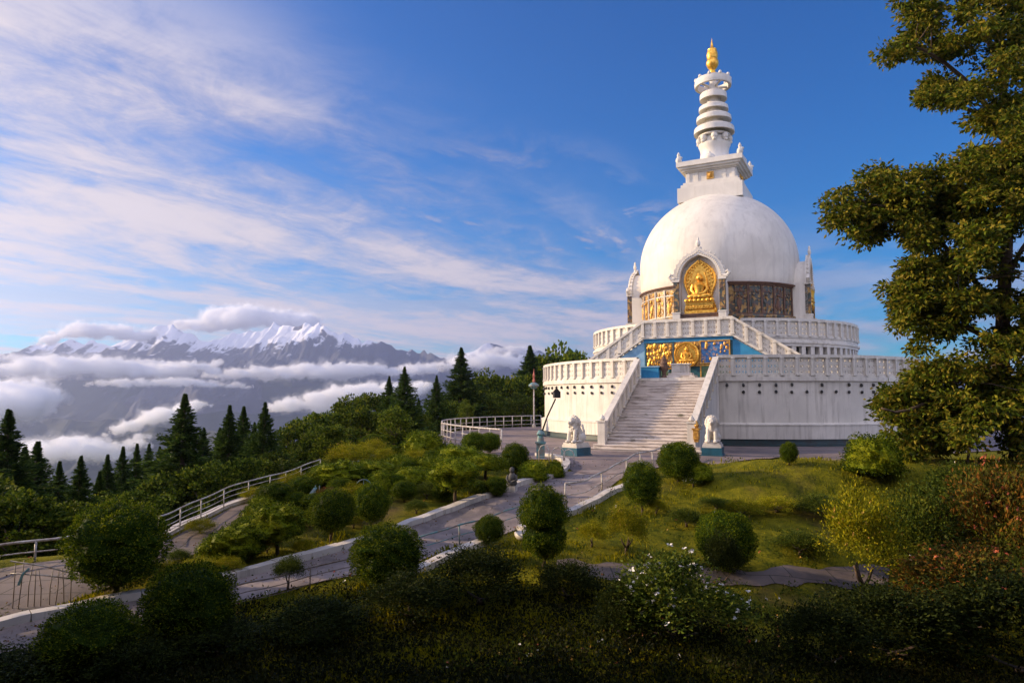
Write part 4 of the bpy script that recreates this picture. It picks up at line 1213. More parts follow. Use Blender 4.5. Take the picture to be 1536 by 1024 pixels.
SHRUB = [
    (527, 705, 78, 660, 'yellow', .1, 'bright yellow-green loose shrub at the garden top'),
    (437, 738, 44, 704, 'yellow', .05, 'small golden shrub beside the curved railing end'),
    (578, 700, 38, 668, 'yellow', .05, 'golden upright shrub left of the broad dome bush'),
    (360, 842, 50, 806, 'autumn', .05, 'reddish scrubby plant at the slab walk edge'),
    (560, 690, 50, 655, 'yellow', .05, 'olive-yellow shrub before the dark broadleaf trees'),
    (432, 888, 46, 832, 'green', .25, 'thin sapling standing in front of the white kerb'),
    (268, 850, 40, 822, 'green', .05, 'small leafy weed clump between slab walk and big bush'),
    (940, 832, 62, 752, 'yellow', .15, 'yellow-flowering shrub left of the broad dark ball bush'),
    (888, 820, 46, 778, 'yellow', .1, 'small yellow-flowering plant right of the double-lobed bush'),
    (1112, 775, 54, 745, 'yellow', .05, 'low yellow-flowered plant on the stone ledge'),
    (1012, 962, 200, 828, 'white', .05, 'wide shrub with white flower clusters in the right foreground'),
    (940, 965, 100, 870, 'dark', .05, 'leafy shrub at the left flank of the white-flowered one'),
    (1296, 905, 104, 722, 'yellow', .15, 'tall pale yellow-green shrub left of the dark green one'),
    (1392, 872, 120, 722, 'green', .1, 'tall dark green shrub between the pale and the orange shrubs'),
    (1510, 900, 150, 684, 'autumn', .08, 'tall shrub with orange-tinted leaves at the right edge'),
    (1450, 950, 180, 812, 'autumn', .05, 'lower orange-tinted shrub in front of the tall orange one'),
    (1340, 985, 190, 868, 'dark', .05, 'broad low green shrub in the bottom right foreground'),
    (1240, 1000, 130, 905, 'dark', .05, 'low dark shrub at the foot of the bottom right thicket'),
    (1530, 1010, 200, 850, 'dark', .05, 'dense dark green shrub in the bottom right corner'),
    (1445, 760, 90, 690, 'green', .1, 'bright green shrub on the bank beneath the overhanging tree'),
    (720, 905, 150, 820, 'dark', .03, 'low spreading green shrub below the grey handrail'),
    (850, 900, 110, 838, 'dark', .03, 'low green shrub under the double-lobed bush'),
    (620, 930, 150, 862, 'dark', .03, 'dark low shrub below the big path-edge bush'),
    (470, 965, 150, 895, 'dark', .03, 'shaded low shrub at the lower end of the path'),
    (1085, 880, 60, 800, 'dark', .1, 'ragged dark plant growing against the broad dark ball bush'),
    (985, 770, 30, 745, 'yellow', .05, 'small weedy plant at the foot of the upright oval bush'),
    (1040, 730, 30, 708, 'white', .05, 'small white-flowered clump under the staircase-foot bush'),
    (230, 868, 60, 838, 'yellow', .05, 'pale green weedy shrub between the slab walk and the kerb'),
    (300, 862, 60, 834, 'yellow', .05, 'yellowish weedy shrub by the kerb under the cushion bush'),
    (530, 752, 60, 722, 'yellow', .05, 'sunny golden shrub in the middle of the garden'),
    (490, 758, 44, 730, 'autumn', .05, 'reddish low shrub by the faded slide'),
    (625, 700, 50, 672, 'yellow', .05, 'golden shrub in the tiers below the broad dome bush'),
    (1075, 765, 60, 744, 'green', .05, 'low dark plant on the earth step of the right lawn'),
    (1165, 768, 70, 742, 'yellow', .05, 'yellowish plant on the earth step of the right lawn'),
    (1235, 772, 80, 740, 'green', .05, 'wider dark plant on the earth step near the pale shrub'),
    (1030, 790, 50, 760, 'green', .05, 'leafy weed left of the broad dark ball bush'),
    (1200, 830, 80, 795, 'green', .03, 'low weedy patch-like shrub between ball bush and pale shrub'),
    (675, 700, 40, 680, 'yellow', .05, 'small golden tuft below the arched hedge'),
    (588, 722, 44, 700, 'yellow', .05, 'small golden tuft left of the olive cushion bush'),
    (548, 712, 40, 688, 'yellow', .05, 'golden tuft on the reddish bank'),
    (640, 748, 40, 722, 'green', .05, 'leafy weed beside the dark garden hoop'),
    (705, 742, 44, 715, 'green', .05, 'leafy plant under the mushroom-shaped tree'),
    (465, 790, 36, 764, 'yellow', .05, 'golden weed left of the left lawn ball'),
    (530, 792, 34, 770, 'yellow', .05, 'golden weed between the two lawn balls'),
    (400, 830, 40, 800, 'autumn', .05, 'reddish weed by the leaning clipped bush'),
    (345, 862, 44, 832, 'yellow', .05, 'yellow weed at the kerb below the rough dark bush'),
    (455, 830, 36, 806, 'yellow', .05, 'yellow weed on the lawn edge by the kerb'),
    (625, 770, 40, 748, 'green', .05, 'low leafy plant on the lawn above the kerb'),
    (385, 752, 50, 728, 'yellow', .05, 'golden shrub growing through the curved railing'),
    (300, 800, 46, 776, 'yellow', .05, 'yellow weed at the foot of the curved railing'),
    (500, 705, 46, 684, 'green', .05, 'leafy shrub left of the bright yellow-green one'),
    (20, 1045, 170, 976, 'dark', .03, 'dark low shrub at the very bottom left, in front of the kerb end'),
    (195, 1020, 120, 960, 'dark', .03, 'dark low shrub between the two lowest round bushes'),
    (325, 985, 150, 930, 'dark', .03, 'dark foreground shrub between the two shaded round bushes'),
]
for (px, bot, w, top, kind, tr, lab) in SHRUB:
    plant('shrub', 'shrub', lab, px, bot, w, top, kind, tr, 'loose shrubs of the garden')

# trees -----------------------------------------------------------
def conifer_mesh(seed, nb=520, per=44):
    rng = np.random.default_rng(seed); P = []; D = []
    for k in range(nb):
        h = .06 + .93 * (k + rng.random()) / nb; h = h ** .8
        R = .33 * (1 - h) ** 1.22 + .0005
        R *= rng.uniform(.35, 1.25) * (1 + .18 * math.sin(h * 44 + seed))
        a = k * 2.399 + rng.uniform(-.5, .5); droop = rng.uniform(-.2, .45) + .35 * (1 - h)
        u = rng.random(per) ** .55; x = u * R
        p = np.stack([x * math.cos(a), x * math.sin(a), h - x * droop + .35 * x * u], 1) + rng.normal(0, .016 * (1 - h) + .001, (per, 3)) * np.array([1, 1, .8])
        P.append(p); D.append(np.tile([math.cos(a), math.sin(a), .2], (per, 1)))
    P = np.concatenate(P); D = np.concatenate(D)
    V = leafquads(P, D, .044 * (1.02 - .86 * P[:, 2].clip(0, 1)), .34, .45, rng)
    return mesh_np('crown', V, qf(len(P)), M['conifer'])
mb = MB(); mb.tube([(0, 0, -.04), (0, 0, .4), (0, 0, .97)], [.018, .013, .003], 8); CTR = mb.mesh('trunk', M['bark'], True)
CONI = [conifer_mesh(s) for s in (31, 32, 33, 34)]
def broad_mesh(seed, ncl=70, per=130, leaf=.036, mat='broad'):
    rng = np.random.default_rng(seed)
    d = unit(ncl, rng); C = d * np.array([.30, .30, .36]) * rng.uniform(.35, 1.05, (ncl, 1)) ** .5; C[:, 2] += .60
    C[:, :2] *= (1 + .25 * rng.normal(0, 1, (ncl, 1)))
    off = unit(ncl * per, rng).reshape(ncl, per, 3) * (rng.random((ncl, per, 1)) ** .45) * rng.uniform(.06, .12, (ncl, 1, 1)) * np.array([1.1, 1.1, .75])
    P = (C[:, None, :] + off).reshape(-1, 3); D = P - np.array([0, 0, .45])
    D /= np.linalg.norm(D, axis=1, keepdims=True)
    V = leafquads(P, D, leaf, .6, .7, rng)
    return mesh_np('crown', V, qf(len(P)), M[mat])
def btrunk(seed):
    rnd = random.Random(seed); mb = MB(); mb.tube([(0, 0, -.05), (.01, 0, .2), (0, .01, .42)], [.03, .022, .017], 8)
    for k in range(6):
        a = k * 1.05 + rnd.random(); r = rnd.uniform(.14, .24); mb.tube([(0, .005, .28 + .02 * k), (r * .5 * math.cos(a), r * .5 * math.sin(a), .46), (r * math.cos(a), r * math.sin(a), .62 + .05 * (k % 3))], [.014, .010, .004], 6)
    return mb.mesh('trunk', M['bark'], True)
BRO = [broad_mesh(s) for s in (41, 42, 43)]; BROY = [broad_mesh(s, 60, 120, .036, 'shrub') for s in (44, 45)]; BTR = [btrunk(s) for s in (1, 2)]
def tree(px, ytop, Yd, kind, label, wide=1.0):
    x, y, zt = at(px, ytop, Yd); z = zg1(x, y) - .1; H = zt - z
    t = empty('conifer_tree' if kind == 'c' else 'broadleaf_tree', (x, y, z), random.uniform(0, 6.28), label, 'tree', 'dark conifers on the slope' if kind == 'c' else 'broadleaf trees on the slope')
    src = {'c': CONI, 'b': BRO, 'y': BROY}[kind]
    H = H / (1.0 if kind == 'c' else .99)
    c = obj('crown', pick(src, kind), t); q = obj('trunk', CTR if kind == 'c' else pick(BTR, 'bt'), t)
    if kind == 'c': wide *= 1.3
    for o in (c, q): o.scale = (H * wide, H * wide, H)
    return t
TREES = [
    (14, 612, 36, 'c', 1.1, 'tall dark conifer cut by the left frame edge'),
    (-22, 640, 32, 'c', 1.1, 'conifer half outside the left frame edge'),
    (57, 660, 40, 'c', 1.1, 'dark conifer right of the frame-edge one'),
    (38, 668, 44, 'c', 1.0, 'slim conifer between the two darkest at the left edge'),
    (122, 682, 32, 'c', 1.0, 'single sparse conifer with sky through it, above the railing end'),
    (162, 680, 46, 'c', .9, 'small pointed conifer, leftmost of the ragged short row'),
    (185, 668, 50, 'c', .85, 'small reddish-tipped conifer, second in the ragged short row'),
    (206, 664, 52, 'c', .8, 'small slim conifer, third in the ragged short row'),
    (224, 664, 55, 'c', .8, 'small slim conifer, fourth in the ragged short row'),
    (240, 668, 53, 'c', .8, 'small slim conifer touching the tallest lit conifer'),
    (278, 589, 42, 'c', 1.15, 'tallest sunlit conifer of the left slope'),
    (306, 640, 45, 'c', .9, 'slim conifer tucked right behind the tallest one'),
    (262, 640, 44, 'c', .9, 'shorter conifer on the left side of the tallest one'),
    (345, 606, 48, 'c', 1.0, 'pointed conifer, left peak of the three-peaked group'),
    (366, 608, 52, 'c', 1.0, 'pointed conifer, middle peak of the three-peaked group'),
    (398, 602, 47, 'c', 1.05, 'pointed conifer, right peak of the three-peaked group'),
    (425, 655, 58, 'c', .8, 'thin small conifer right of the three-peaked group'),
    (584, 563, 64, 'c', 1.0, 'slender conifer, left of the tall pair in the middle wood'),
    (607, 549, 62, 'c', 1.1, 'tall pointed conifer, right of the pair in the middle wood'),
    (655, 562, 76, 'c', 1.0, 'pointed conifer left of the ragged tall one'),
    (692, 520, 84, 'c', 1.2, 'ragged tall conifer that stands highest left of the stupa'),
    (795, 517, 98, 'c', 1.3, 'far conifer top against the sky beside the white drum'),
    (455, 628, 55, 'b', 1.0, 'dark round-topped tree at the left end of the middle wood'),
    (482, 610, 60, 'b', .9, 'dark tree second from left in the middle wood'),
    (520, 598, 64, 'b', 1.0, 'dark leafy tree under the left of the cloud bank'),
    (552, 588, 68, 'b', 1.0, 'dark leafy tree behind the slender conifer pair'),
    (500, 630, 50, 'b', 1.0, 'leafy tree in front of the middle wood, left'),
    (592, 612, 50, 'b', 1.1, 'bright bushy tree below the tall conifer pair'),
    (635, 620, 62, 'b', .9, 'leafy tree filling the gap right of the bushy one'),
    (672, 596, 80, 'b', 1.0, 'mid-green tree at the foot of the ragged conifer'),
    (700, 600, 74, 'y', .9, 'yellowish tree behind the forecourt railing'),
    (722, 560, 92, 'b', .9, 'loose tree right of the ragged conifer'),
    (738, 585, 86, 'y', .9, 'yellow-brown tree beside the lamp post wood'),
    (762, 562, 94, 'b', .9, 'leafy tree left of the lamp post top'),
    (780, 590, 84, 'y', .9, 'olive tree directly behind the lamp post'),
    (815, 548, 98, 'b', .9, 'tree right at the left rim of the white drum'),
    (838, 526, 106, 'b', .9, 'dark tree rising over the lower balustrade, left peak'),
    (856, 529, 108, 'b', .8, 'dark tree rising over the lower balustrade, middle'),
    (876, 538, 104, 'b', .8, 'dark tree rising over the lower balustrade, next to the upper terrace'),
    (30, 742, 26, 'b', 1.3, 'dark leafy tree under the left conifers'),
    (100, 750, 27, 'b', 1.1, 'dark leafy tree above the straight railing'),
    (190, 728, 34, 'b', 1.2, 'dark leafy tree behind the large sunlit bush'),
    (240, 715, 40, 'b', 1.1, 'dark leafy tree at the foot of the tallest conifer'),
    (318, 690, 40, 'b', 1.1, 'dark leafy tree behind the curved railing, left'),
    (368, 680, 42, 'b', 1.1, 'dark leafy tree behind the curved railing, middle'),
    (412, 672, 46, 'y', 1.0, 'brownish bushy tree behind the curved railing, right'),
    (445, 675, 50, 'b', 1.0, 'dark leafy tree behind the golden shrubs'),
    (535, 606, 56, 'b', 1.0, 'dense dark tree in the heart of the middle wood'),
    (565, 612, 58, 'b', 1.0, 'dense dark tree directly left of the bright bushy one'),
    (470, 645, 52, 'b', .9, 'short dark tree at the front foot of the middle wood'),
    (628, 596, 70, 'c', .9, 'short conifer behind the bright bushy tree'),
    (330, 640, 58, 'c', .9, 'blunt short conifer between the tallest one and the three-peaked group'),
    (382, 632, 54, 'c', .9, 'short conifer in the gap of the three-peaked group'),
    (150, 705, 36, 'c', .9, 'low conifer just above the large sunlit bush'),
    (90, 690, 38, 'c', .9, 'low conifer left of the sparse single one'),
    (-60, 700, 28, 'b', 1.3, 'dark leafy tree reaching in from the left frame edge'),
]
for (px, yt, Yd, k, wd, lab) in TREES: tree(px, yt, Yd, k, lab, wd)

# large overhanging tree on the right ---------------------------------
YT = 30.0
bx, by = at(1534, 700, YT)[:2]
bz = zg1(bx, by)
bt = empty('broadleaf_tree', (bx, by, bz), 0, 'huge overhanging tree filling the right side of the view', 'tree', None)
def tp(px, py, dy=0.0):
    a = at(px, py, YT + dy); return (a[0] - bx, a[1] - by, a[2] - bz)
mb = MB()
trk = [(0, 0, -.3), tp(1527, 660), tp(1510, 610), tp(1502, 540), tp(1506, 440), tp(1512, 330), tp(1508, 200), tp(1500, 60), tp(1495, -60)]
mb.tube(trk, [.48, .36, .32, .29, .26, .22, .18, .12, .05], 12)
mb.build('trunk', M['bark'], bt, smooth=True)
LIMBS = [
    [(1505, 470), (1460, 420, -.5), (1400, 350, -1), (1345, 312, -.8), (1300, 306, -.6)],
    [(1508, 400), (1450, 340, .8), (1400, 285, 1), (1345, 262, 1.2), (1300, 290, 1.2)],
    [(1510, 300), (1470, 240, -.6), (1420, 285, -1.4)],
    [(1507, 200), (1460, 130, -.5), (1400, 80, -.8), (1345, 62, -1)],
    [(1502, 90), (1460, 30, .6), (1400, 5, 1), (1360, -10, 1)],
    [(1503, 540), (1450, 560, -1), (1400, 600, -1.6), (1350, 620, -1.8), (1322, 612, -1.8)],
    [(1503, 520), (1450, 490, .6), (1390, 470, .9), (1350, 460, 1)],
    [(1505, 600), (1470, 640, -1.2), (1420, 660, -1.6), (1370, 672, -1.6)],
    [(1508, 420), (1540, 360, 1), (1590, 300, 1.5)], [(1508, 280), (1550, 200, -1), (1600, 150, -1)], [(1503, 540), (1550, 500, -1), (1610, 470, -1)],
    [(1507, 180), (1450, 165, .4), (1415, 150, .5)],
]
for L in LIMBS:
    pts = [tp(*p) for p in L]; mb = MB(); n = len(pts)
    mb.tube(smooth2([tuple(p) for p in pts], 1), [.13 * (1 - .85 * i / (2 * n - 1)) + .01 for i in range(2 * n)][:len(smooth2(pts, 1))], 7)
    mb.build('limb', M['bark'], bt, smooth=True)
mb = MB(); mb.tube([tp(1436, 640, -1.6), tp(1450, 658, -1.6), tp(1453, 682, -1.6), tp(1446, 712, -1.6)], [.04, .05, .05, .06], 7); mb.build('hanging_stem', M['bark'], bt, smooth=True)
POLYS = [
    ([(1318, 78), (1330, 48), (1356, 30), (1352, 0), (1350, -60), (1640, -60), (1640, 190), (1500, 185), (1462, 196), (1440, 160), (1425, 170), (1398, 168), (1380, 148), (1392, 108), (1372, 80), (1338, 84)], 260),
    ([(1238, 310), (1258, 288), (1292, 262), (1330, 244), (1362, 266), (1402, 246), (1452, 232), (1500, 170), (1640, 190), (1640, 480), (1400, 474), (1350, 462), (1338, 430), (1362, 400), (1350, 375), (1330, 352), (1300, 366), (1272, 338), (1244, 338)], 560),
    ([(1342, 446), (1400, 436), (1640, 430), (1640, 610), (1540, 610), (1518, 600), (1490, 630), (1440, 630), (1425, 600), (1405, 560), (1372, 538), (1350, 498)], 330),
    ([(1326, 605), (1346, 574), (1378, 556), (1410, 560), (1440, 600), (1470, 630), (1450, 662), (1400, 672), (1364, 684), (1338, 660)], 150),
    ([(1478, 560), (1640, 540), (1640, 716), (1540, 700), (1505, 680), (1484, 640)], 95),
]
rng = np.random.default_rng(77); PP = []; DD = []
for poly, nc in POLYS:
    P_ = np.array(poly, float); got = 0
    while got < nc:
        c = np.array([rng.uniform(P_[:, 0].min(), P_[:, 0].max()), rng.uniform(P_[:, 1].min(), P_[:, 1].max())])
        if not inpoly(c[:1], c[1:], poly)[0]: continue
        if float(fbm(c[0] / 42., c[1] / 34., 3, 91)) < .40: continue
        thick = np.clip((c[0] - 1230) / 250, .25, 1) * 3.2
        dy = rng.uniform(-thick, thick) - (.8 if c[0] > 1440 else 0)
        C = np.array(tp(c[0], c[1], dy)); rr = rng.uniform(.25, .66)
        m_ = int(rng.integers(90, 170) * (rr / .45) ** 1.6)
        axx = unit(1, rng)[0] * np.array([1, 1, .5]); axx[2] -= .35
        o = unit(m_, rng) * (rng.random((m_, 1)) ** .5) * rr * np.array([1.1, 1.1, .6]) + axx * rng.normal(0, .32, (m_, 1)) * rr
        PP.append(C + o); dd = o / rr + np.array([-.1, 0, -.35]); DD.append(dd); got += 1
LP = [Vector(tp(*p)) for L in LIMBS for p in resample([tuple(q) + (0,) * (3 - len(q)) for q in L], 9)]
for k in range(70):
    c = Vector(PP[k * len(PP) // 70].mean(0)); a = min(LP, key=lambda q: (q - c).length)
    if (a - c).length < .3: continue
    m_ = (a + c) / 2 + Vector((0, 0, .12)); mb = MB(); mb.tube([a, m_, c], [.035, .022, .008], 5); mb.build('twig', M['bark'], bt, smooth=True)
PP = np.concatenate(PP); DD = np.concatenate(DD)
Vb = leafquads(PP, DD, .215, .5, .6, rng)
obj('crown', mesh_np('crown', Vb, qf(len(PP)), M['bigleaf']), bt)

# unseen foliage added behind and left of the viewpoint to shade the near slope
rng = np.random.default_rng(88); PW = []; DW = []
def wood(x0, x1, y0, y1, zb, zt, n):
    for k in range(n):
        c = np.array([rng.uniform(x0, x1), rng.uniform(y0, y1), zb + (zt - zb) * rng.random() ** .8]); r_ = rng.uniform(1.2, 2.4)
        o_ = unit(70, rng) * rng.random((70, 1)) ** .4 * r_; PW.append(c + o_); DW.append(o_ / r_)
wood(-32, -23, 4, 18.2, -6, 14, 330); wood(-26, -13, -12, 0, -3, 18, 260); wood(-14, 26, -15, -4.5, -2, 21, 620); wood(16, 28, -5, 9, -2, 15, 200)
PW = np.concatenate(PW); DW = np.concatenate(DW)
tag(obj('unseen_shade_foliage', mesh_np('unseen_shade_foliage', leafquads(PW, DW, 1.0, .7, .6, rng), qf(len(PW)), M['broad'])), kind='stuff')

# grass, weeds ------------------------------------------------------
rng = np.random.default_rng(5)
def scatter(n, x0, x1, y0, y1, falloff=1.0):
    u = rng.random(n); y = 1 / ((1 / y0) * (1 - u) + (1 / y1) * u) if falloff else y0 + (y1 - y0) * u
    lim = y * .80 + 1
    x = rng.uniform(-1, 1, n) * lim
    k = (x > x0) & (x < x1); return x[k], y[k]
x, y = scatter(210000, -28, 34, 11.0, 37.0)
k = (outside(x, y) < .2) & ~onpath(x, y)
pat = fbm(x * .16, y * .16, 4, 21); k &= (pat + rng.normal(0, .06, len(x))) > .45
x, y = x[k], y[k]
P = np.stack([x, y, zbase(x, y) - .01], 1)
hgt = .04 + .34 * fbm(x * 1.1, y * 1.1, 3, 9) ** 2.6
Vg = leafquads(P, np.tile([0, 0, 1.0], (len(P), 1)), hgt, .22, .35, rng)
tag(obj('grass', mesh_np('grass', Vg, qf(len(P)), M['grass'])), kind='stuff')
# rank undergrowth of the near slope and the garden beds
x, y = scatter(5200, -22, 26, 10.2, 19.0)
right_edge = np.array([p[:2] for p in pathR])
k = (outside(x, y) < .2) & ~onpath(x, y)
# keep it on the camera side of the path
yr = np.interp(x, np.sort(right_edge[:, 0]), right_edge[np.argsort(right_edge[:, 0]), 1])
k &= y < np.minimum(yr - .3, 18.5)
x, y = x[k], y[k]; per = 26
hh = (.14 + .5 * fbm(x * .5, y * .5, 3, 33) ** 2 * 1.6) * np.clip((20 - y) / 7, .35, 1)
C = np.stack([x, y, zbase(x, y)], 1)
o = rng.normal(0, 1, (len(x), per, 3)) * np.array([.2, .2, 0]); o[:, :, 2] = rng.random((len(x), per)) ** .8 * hh[:, None]
Pw = (C[:, None] + o).reshape(-1, 3)
Vw = leafquads(Pw, np.tile([0, 0, .6], (len(Pw), 1)), .085, .45, .8, rng)
tag(obj('undergrowth', mesh_np('undergrowth', Vw, qf(len(Pw)), M['weed'])), kind='stuff')
x, y = scatter(26000, -16, 20, 10.5, 36.0); k = inpoly(x, y, PATHS[0]) | inpoly(x, y, PATHS[1]) | inpoly(x, y, PATHS[-1])
k &= fbm(x * .5, y * .5, 4, 71) + rng.normal(0, .05, len(x)) > .52
x, y = x[k], y[k]; Pl = np.stack([x, y, zbase(x, y) + .06], 1)
dl = rng.normal(0, 1, (len(x), 3)) * np.array([1, 1, .12])
tag(obj('leaf_litter', mesh_np('leaf_litter', leafquads(Pl, dl, .06, .6, .1, rng), qf(len(x)), M['autumn'])), kind='stuff')
# small flowering weeds over the beds and lawns
x, y = scatter(3800, -24, 24, 13.5, 34.0); k = (outside(x, y) < .1) & ~onpath(x, y); k &= fbm(x * .3, y * .3, 3, 60) > .52
x, y = x[k], y[k]; per = 14
C = np.stack([x, y, zbase(x, y)], 1); hh = rng.uniform(.1, .38, len(x))
o = rng.normal(0, .09, (len(x), per, 3)); o[:, :, 2] = rng.random((len(x), per)) * hh[:, None]
Pw = (C[:, None] + o).reshape(-1, 3)
Vw = leafquads(Pw, np.tile([0, 0, .7], (len(Pw), 1)), .08, .4, .7, rng)
top = C + np.stack([np.zeros(len(x)), np.zeros(len(x)), hh], 1); sel = rng.random(len(x)) < .3
Fp = np.repeat(top[sel], 4, 0); Vf = leafquads(Fp, unit(len(Fp), rng), .05, .8, .3, rng)
Va, Fa = join([(Vw, qf(len(Pw))), (Vf, qf(len(Fp)))]); nf = len(Fp)
idx = np.concatenate([np.zeros(len(Pw), int), np.repeat(rng.choice([1, 1, 2, 3], nf // 4), 4)])
tag(obj('flowering_weeds', mesh_np('flowering_weeds', Va, Fa, [M['shrub'], M['yellowflower'], M['flowerwhite'], M['redflower']], idx)), kind='stuff')

# ------------------------------------------------------------------ mountains and hills
def ridge(name, ctrl, Yd, half, zbot, mat, nx=420, ny=56, rough=.32, scale=900.0, seed=1, label=None, sharp=True):
    px = np.array([c[0] for c in ctrl], float); py = np.array([c[1] for c in ctrl], float)
    P = np.linspace(px[0], px[-1], nx); crest = np.interp(P, px, py)
    X = (P - 768) / FPX * Yd; Zc = EYE + (600 - crest) / FPX * Yd
    v = np.linspace(-1, 1, ny)
    XX, VV = np.meshgrid(X, v, indexing='ij'); ZC = np.repeat(Zc[:, None], ny, 1)
    YY = Yd + VV * half + (fbm(XX / scale, VV * 2, 4, seed) - .5) * half * .5
    prof = (1 - np.abs(VV) ** .9)
    n = fbm(XX / scale + 5, YY / scale, 6, seed + 40, ridged=True) - .6
    n2 = fbm(XX / (scale * .22), YY / (scale * .22), 4, seed + 80, ridged=True) - .6
    ZZ = zbot + (ZC - zbot) * prof + (ZC - zbot) * rough * (n + .35 * n2) * (np.minimum(1, np.abs(VV) * 3.0 + .12)) * (1 - np.abs(VV))
    V = np.stack([XX.ravel(), YY.ravel(), ZZ.ravel()], 1)
    ii, jj = np.meshgrid(np.arange(nx - 1), np.arange(ny - 1), indexing='ij')
    F = np.stack([ii * ny + jj, (ii + 1) * ny + jj, (ii + 1) * ny + jj + 1, ii * ny + jj + 1], -1).reshape(-1, 4)
    o = obj(name, mesh_np(name, V, F, mat, smooth=not sharp)); tag(o, label, kind='structure'); return o
jag = lambda pts, amp, seed: [(x, y + (float(vnoise(x * .11, 0, seed)) - .5) * amp + (float(vnoise(x * .31, 3, seed)) - .5) * amp * .6) for x, y in resample(pts, 150)]
main = [(-200, 540), (-40, 530), (20, 522), (60, 514), (110, 510), (150, 512), (200, 499), (235, 492), (255, 486), (272, 484), (284, 493), (300, 504), (318, 502), (345, 488), (365, 488), (392, 478), (412, 480), (430, 488), (450, 480), (470, 486), (490, 491), (510, 500), (530, 507), (548, 513), (575, 514), (600, 519), (640, 524), (665, 528), (690, 545), (740, 565)]
ridge('mountains', jag(main, 9, 3), 6800, 2300, -640, M['mountain'], 620, 90, .42, 800, 2)
ridge('mountains', jag([(620, 560), (690, 535), (715, 520), (735, 510), (765, 514), (800, 518), (830, 522), (900, 540), (1000, 555), (1200, 548), (1400, 560), (1800, 560)], 6, 9), 8000, 900, -640, M['mountain'], 420, 50, .4, 900, 12)
ridge('hills', jag([(-900, 570), (-200, 560), (100, 566), (350, 560), (600, 566), (900, 575), (1300, 575), (2000, 570)], 6, 4), 5600, 900, -640, M['hill'], 420, 50, .10, 700, 22)
ridge('hills', jag([(-300, 690), (60, 672), (140, 655), (200, 640), (250, 632), (330, 640), (420, 655), (520, 650), (640, 630), (760, 625), (1200, 640)], 7, 14), 2600, 600, -640, M['hill'], 300, 40, .12, 300, 32)
ridge('hills', jag([(-300, 612), (60, 622), (200, 628), (330, 612), (450, 618), (560, 600), (700, 590), (900, 600), (1300, 610)], 6, 24), 4200, 700, -640, M['hill'], 300, 40, .10, 500, 52)

# ------------------------------------------------------------------ haze and banks of cloud
mb = MB(); mb.box((0, 0, (1030 - 652) / 2), (18600, 18600, 1030 + 652))
hz = mb.build('haze', volmat('valley_haze', 0.88e-4, (.48, .57, .90), .55)); tag(hz, kind='stuff')
CM = volmat('cloud_vapour', .03, (1, 1, 1), .0)
def cloud(name, pxs, Yd, rpx, n, seed, flat=.55, depth=1.5, density=.03, vox=None, grow=1.0, rag=1.0):
    """puffs strung along a line; pxs = centre line in the view, Yd distance, rpx = puff radius"""
    rnd = random.Random(seed); mb = MB(); s = Yd / FPX
    L = resample([(float(a), float(b)) for a, b in pxs], n)
    for i, (px, py) in enumerate(L):
        f = math.sin(PI * (i + .7) / (n + .4)) ** .5
        if rnd.random() < .2: continue
        for k in range(3):
            r = rpx * rnd.uniform(.3, 1.25) * f * s * grow
            q = at(px + rnd.uniform(-1, 1) * rpx, py + rnd.uniform(-.35, .35) * rpx, Yd + rnd.uniform(-1, 1) * rpx * s * depth)
            mb.ball(q, (r * rnd.uniform(1.1, 1.7), r * rnd.uniform(1.1, 1.7), r * flat * rnd.uniform(.7, 1.1)), 14, 9)
            for j in range(3):
                a = rnd.uniform(0, 6.28); rr = r * rnd.uniform(.3, .55)
                mb.ball((q[0] + r * 1.0 * math.cos(a), q[1] + r * math.sin(a), q[2] + r * flat * rnd.uniform(.0, .75)), (rr, rr, rr * .85), 10, 7)
    o = mb.build(name, volmat('cloud_vapour', density, (1, 1, 1), .0)); tag(o, kind='stuff')
    rm = o.modifiers.new('union', 'REMESH'); rm.mode = 'VOXEL'; rm.voxel_size = vox or rpx * s * .1
    for (sz, st) in ((rpx * s * .8, .7), (rpx * s * .34, .42), (rpx * s * .14, .16)):
        tx = bpy.data.textures.new('billow', 'CLOUDS'); tx.noise_scale = sz; tx.noise_depth = 3
        d = o.modifiers.new('billow', 'DISPLACE'); d.texture = tx; d.texture_coords = 'GLOBAL'; d.strength = rpx * s * st * rag; d.mid_level = .5
    return o
CLOUDS = [
    ([(-60, 556), (120, 550), (240, 556), (330, 550)], 4700, 18, 40, .6, .03),
    ([(-80, 545), (0, 536), (90, 542), (200, 545), (330, 552)], 5600, 10, 30, .5, .025),
    ([(120, 576), (260, 572), (380, 578)], 4300, 10, 22, .45, .02),
    ([(300, 562), (420, 560), (560, 557), (680, 552)], 4900, 14, 34, .6, .03),
    ([(640, 552), (720, 540), (800, 545)], 5200, 15, 16, .6, .03),
    ([(-60, 610), (10, 605), (70, 592)], 3000, 27, 16, .7, .05),
    ([(170, 648), (225, 630), (265, 615), (310, 606)], 2300, 12, 18, .6, .06),
    ([(400, 612), (470, 604), (540, 590), (650, 580)], 3400, 16, 24, .6, .045),
    ([(-20, 690), (60, 672), (150, 676), (220, 660)], 1900, 22, 20, .5, .04),
    ([(60, 512), (110, 498), (150, 492), (190, 500), (235, 506)], 6200, 12, 18, .7, .03),
    ([(268, 486), (310, 488), (345, 478), (385, 470), (430, 482), (470, 488)], 7700, 15, 18, .8, .03),
    ([(725, 532), (760, 524), (800, 530)], 7000, 9, 9, .6, .02),
]
for i, (pp, Yd, rp, n, fl, de) in enumerate(CLOUDS):
    cloud('clouds', pp, Yd, rp, n, 100 + i, fl, 1.5, de * .8, grow=.9, rag=1.25)
    cloud('mist', pp, Yd, rp, n, 100 + i, fl * .9, 1.5, de * .10, rp * Yd / FPX * .14, 1.3, 2.0)

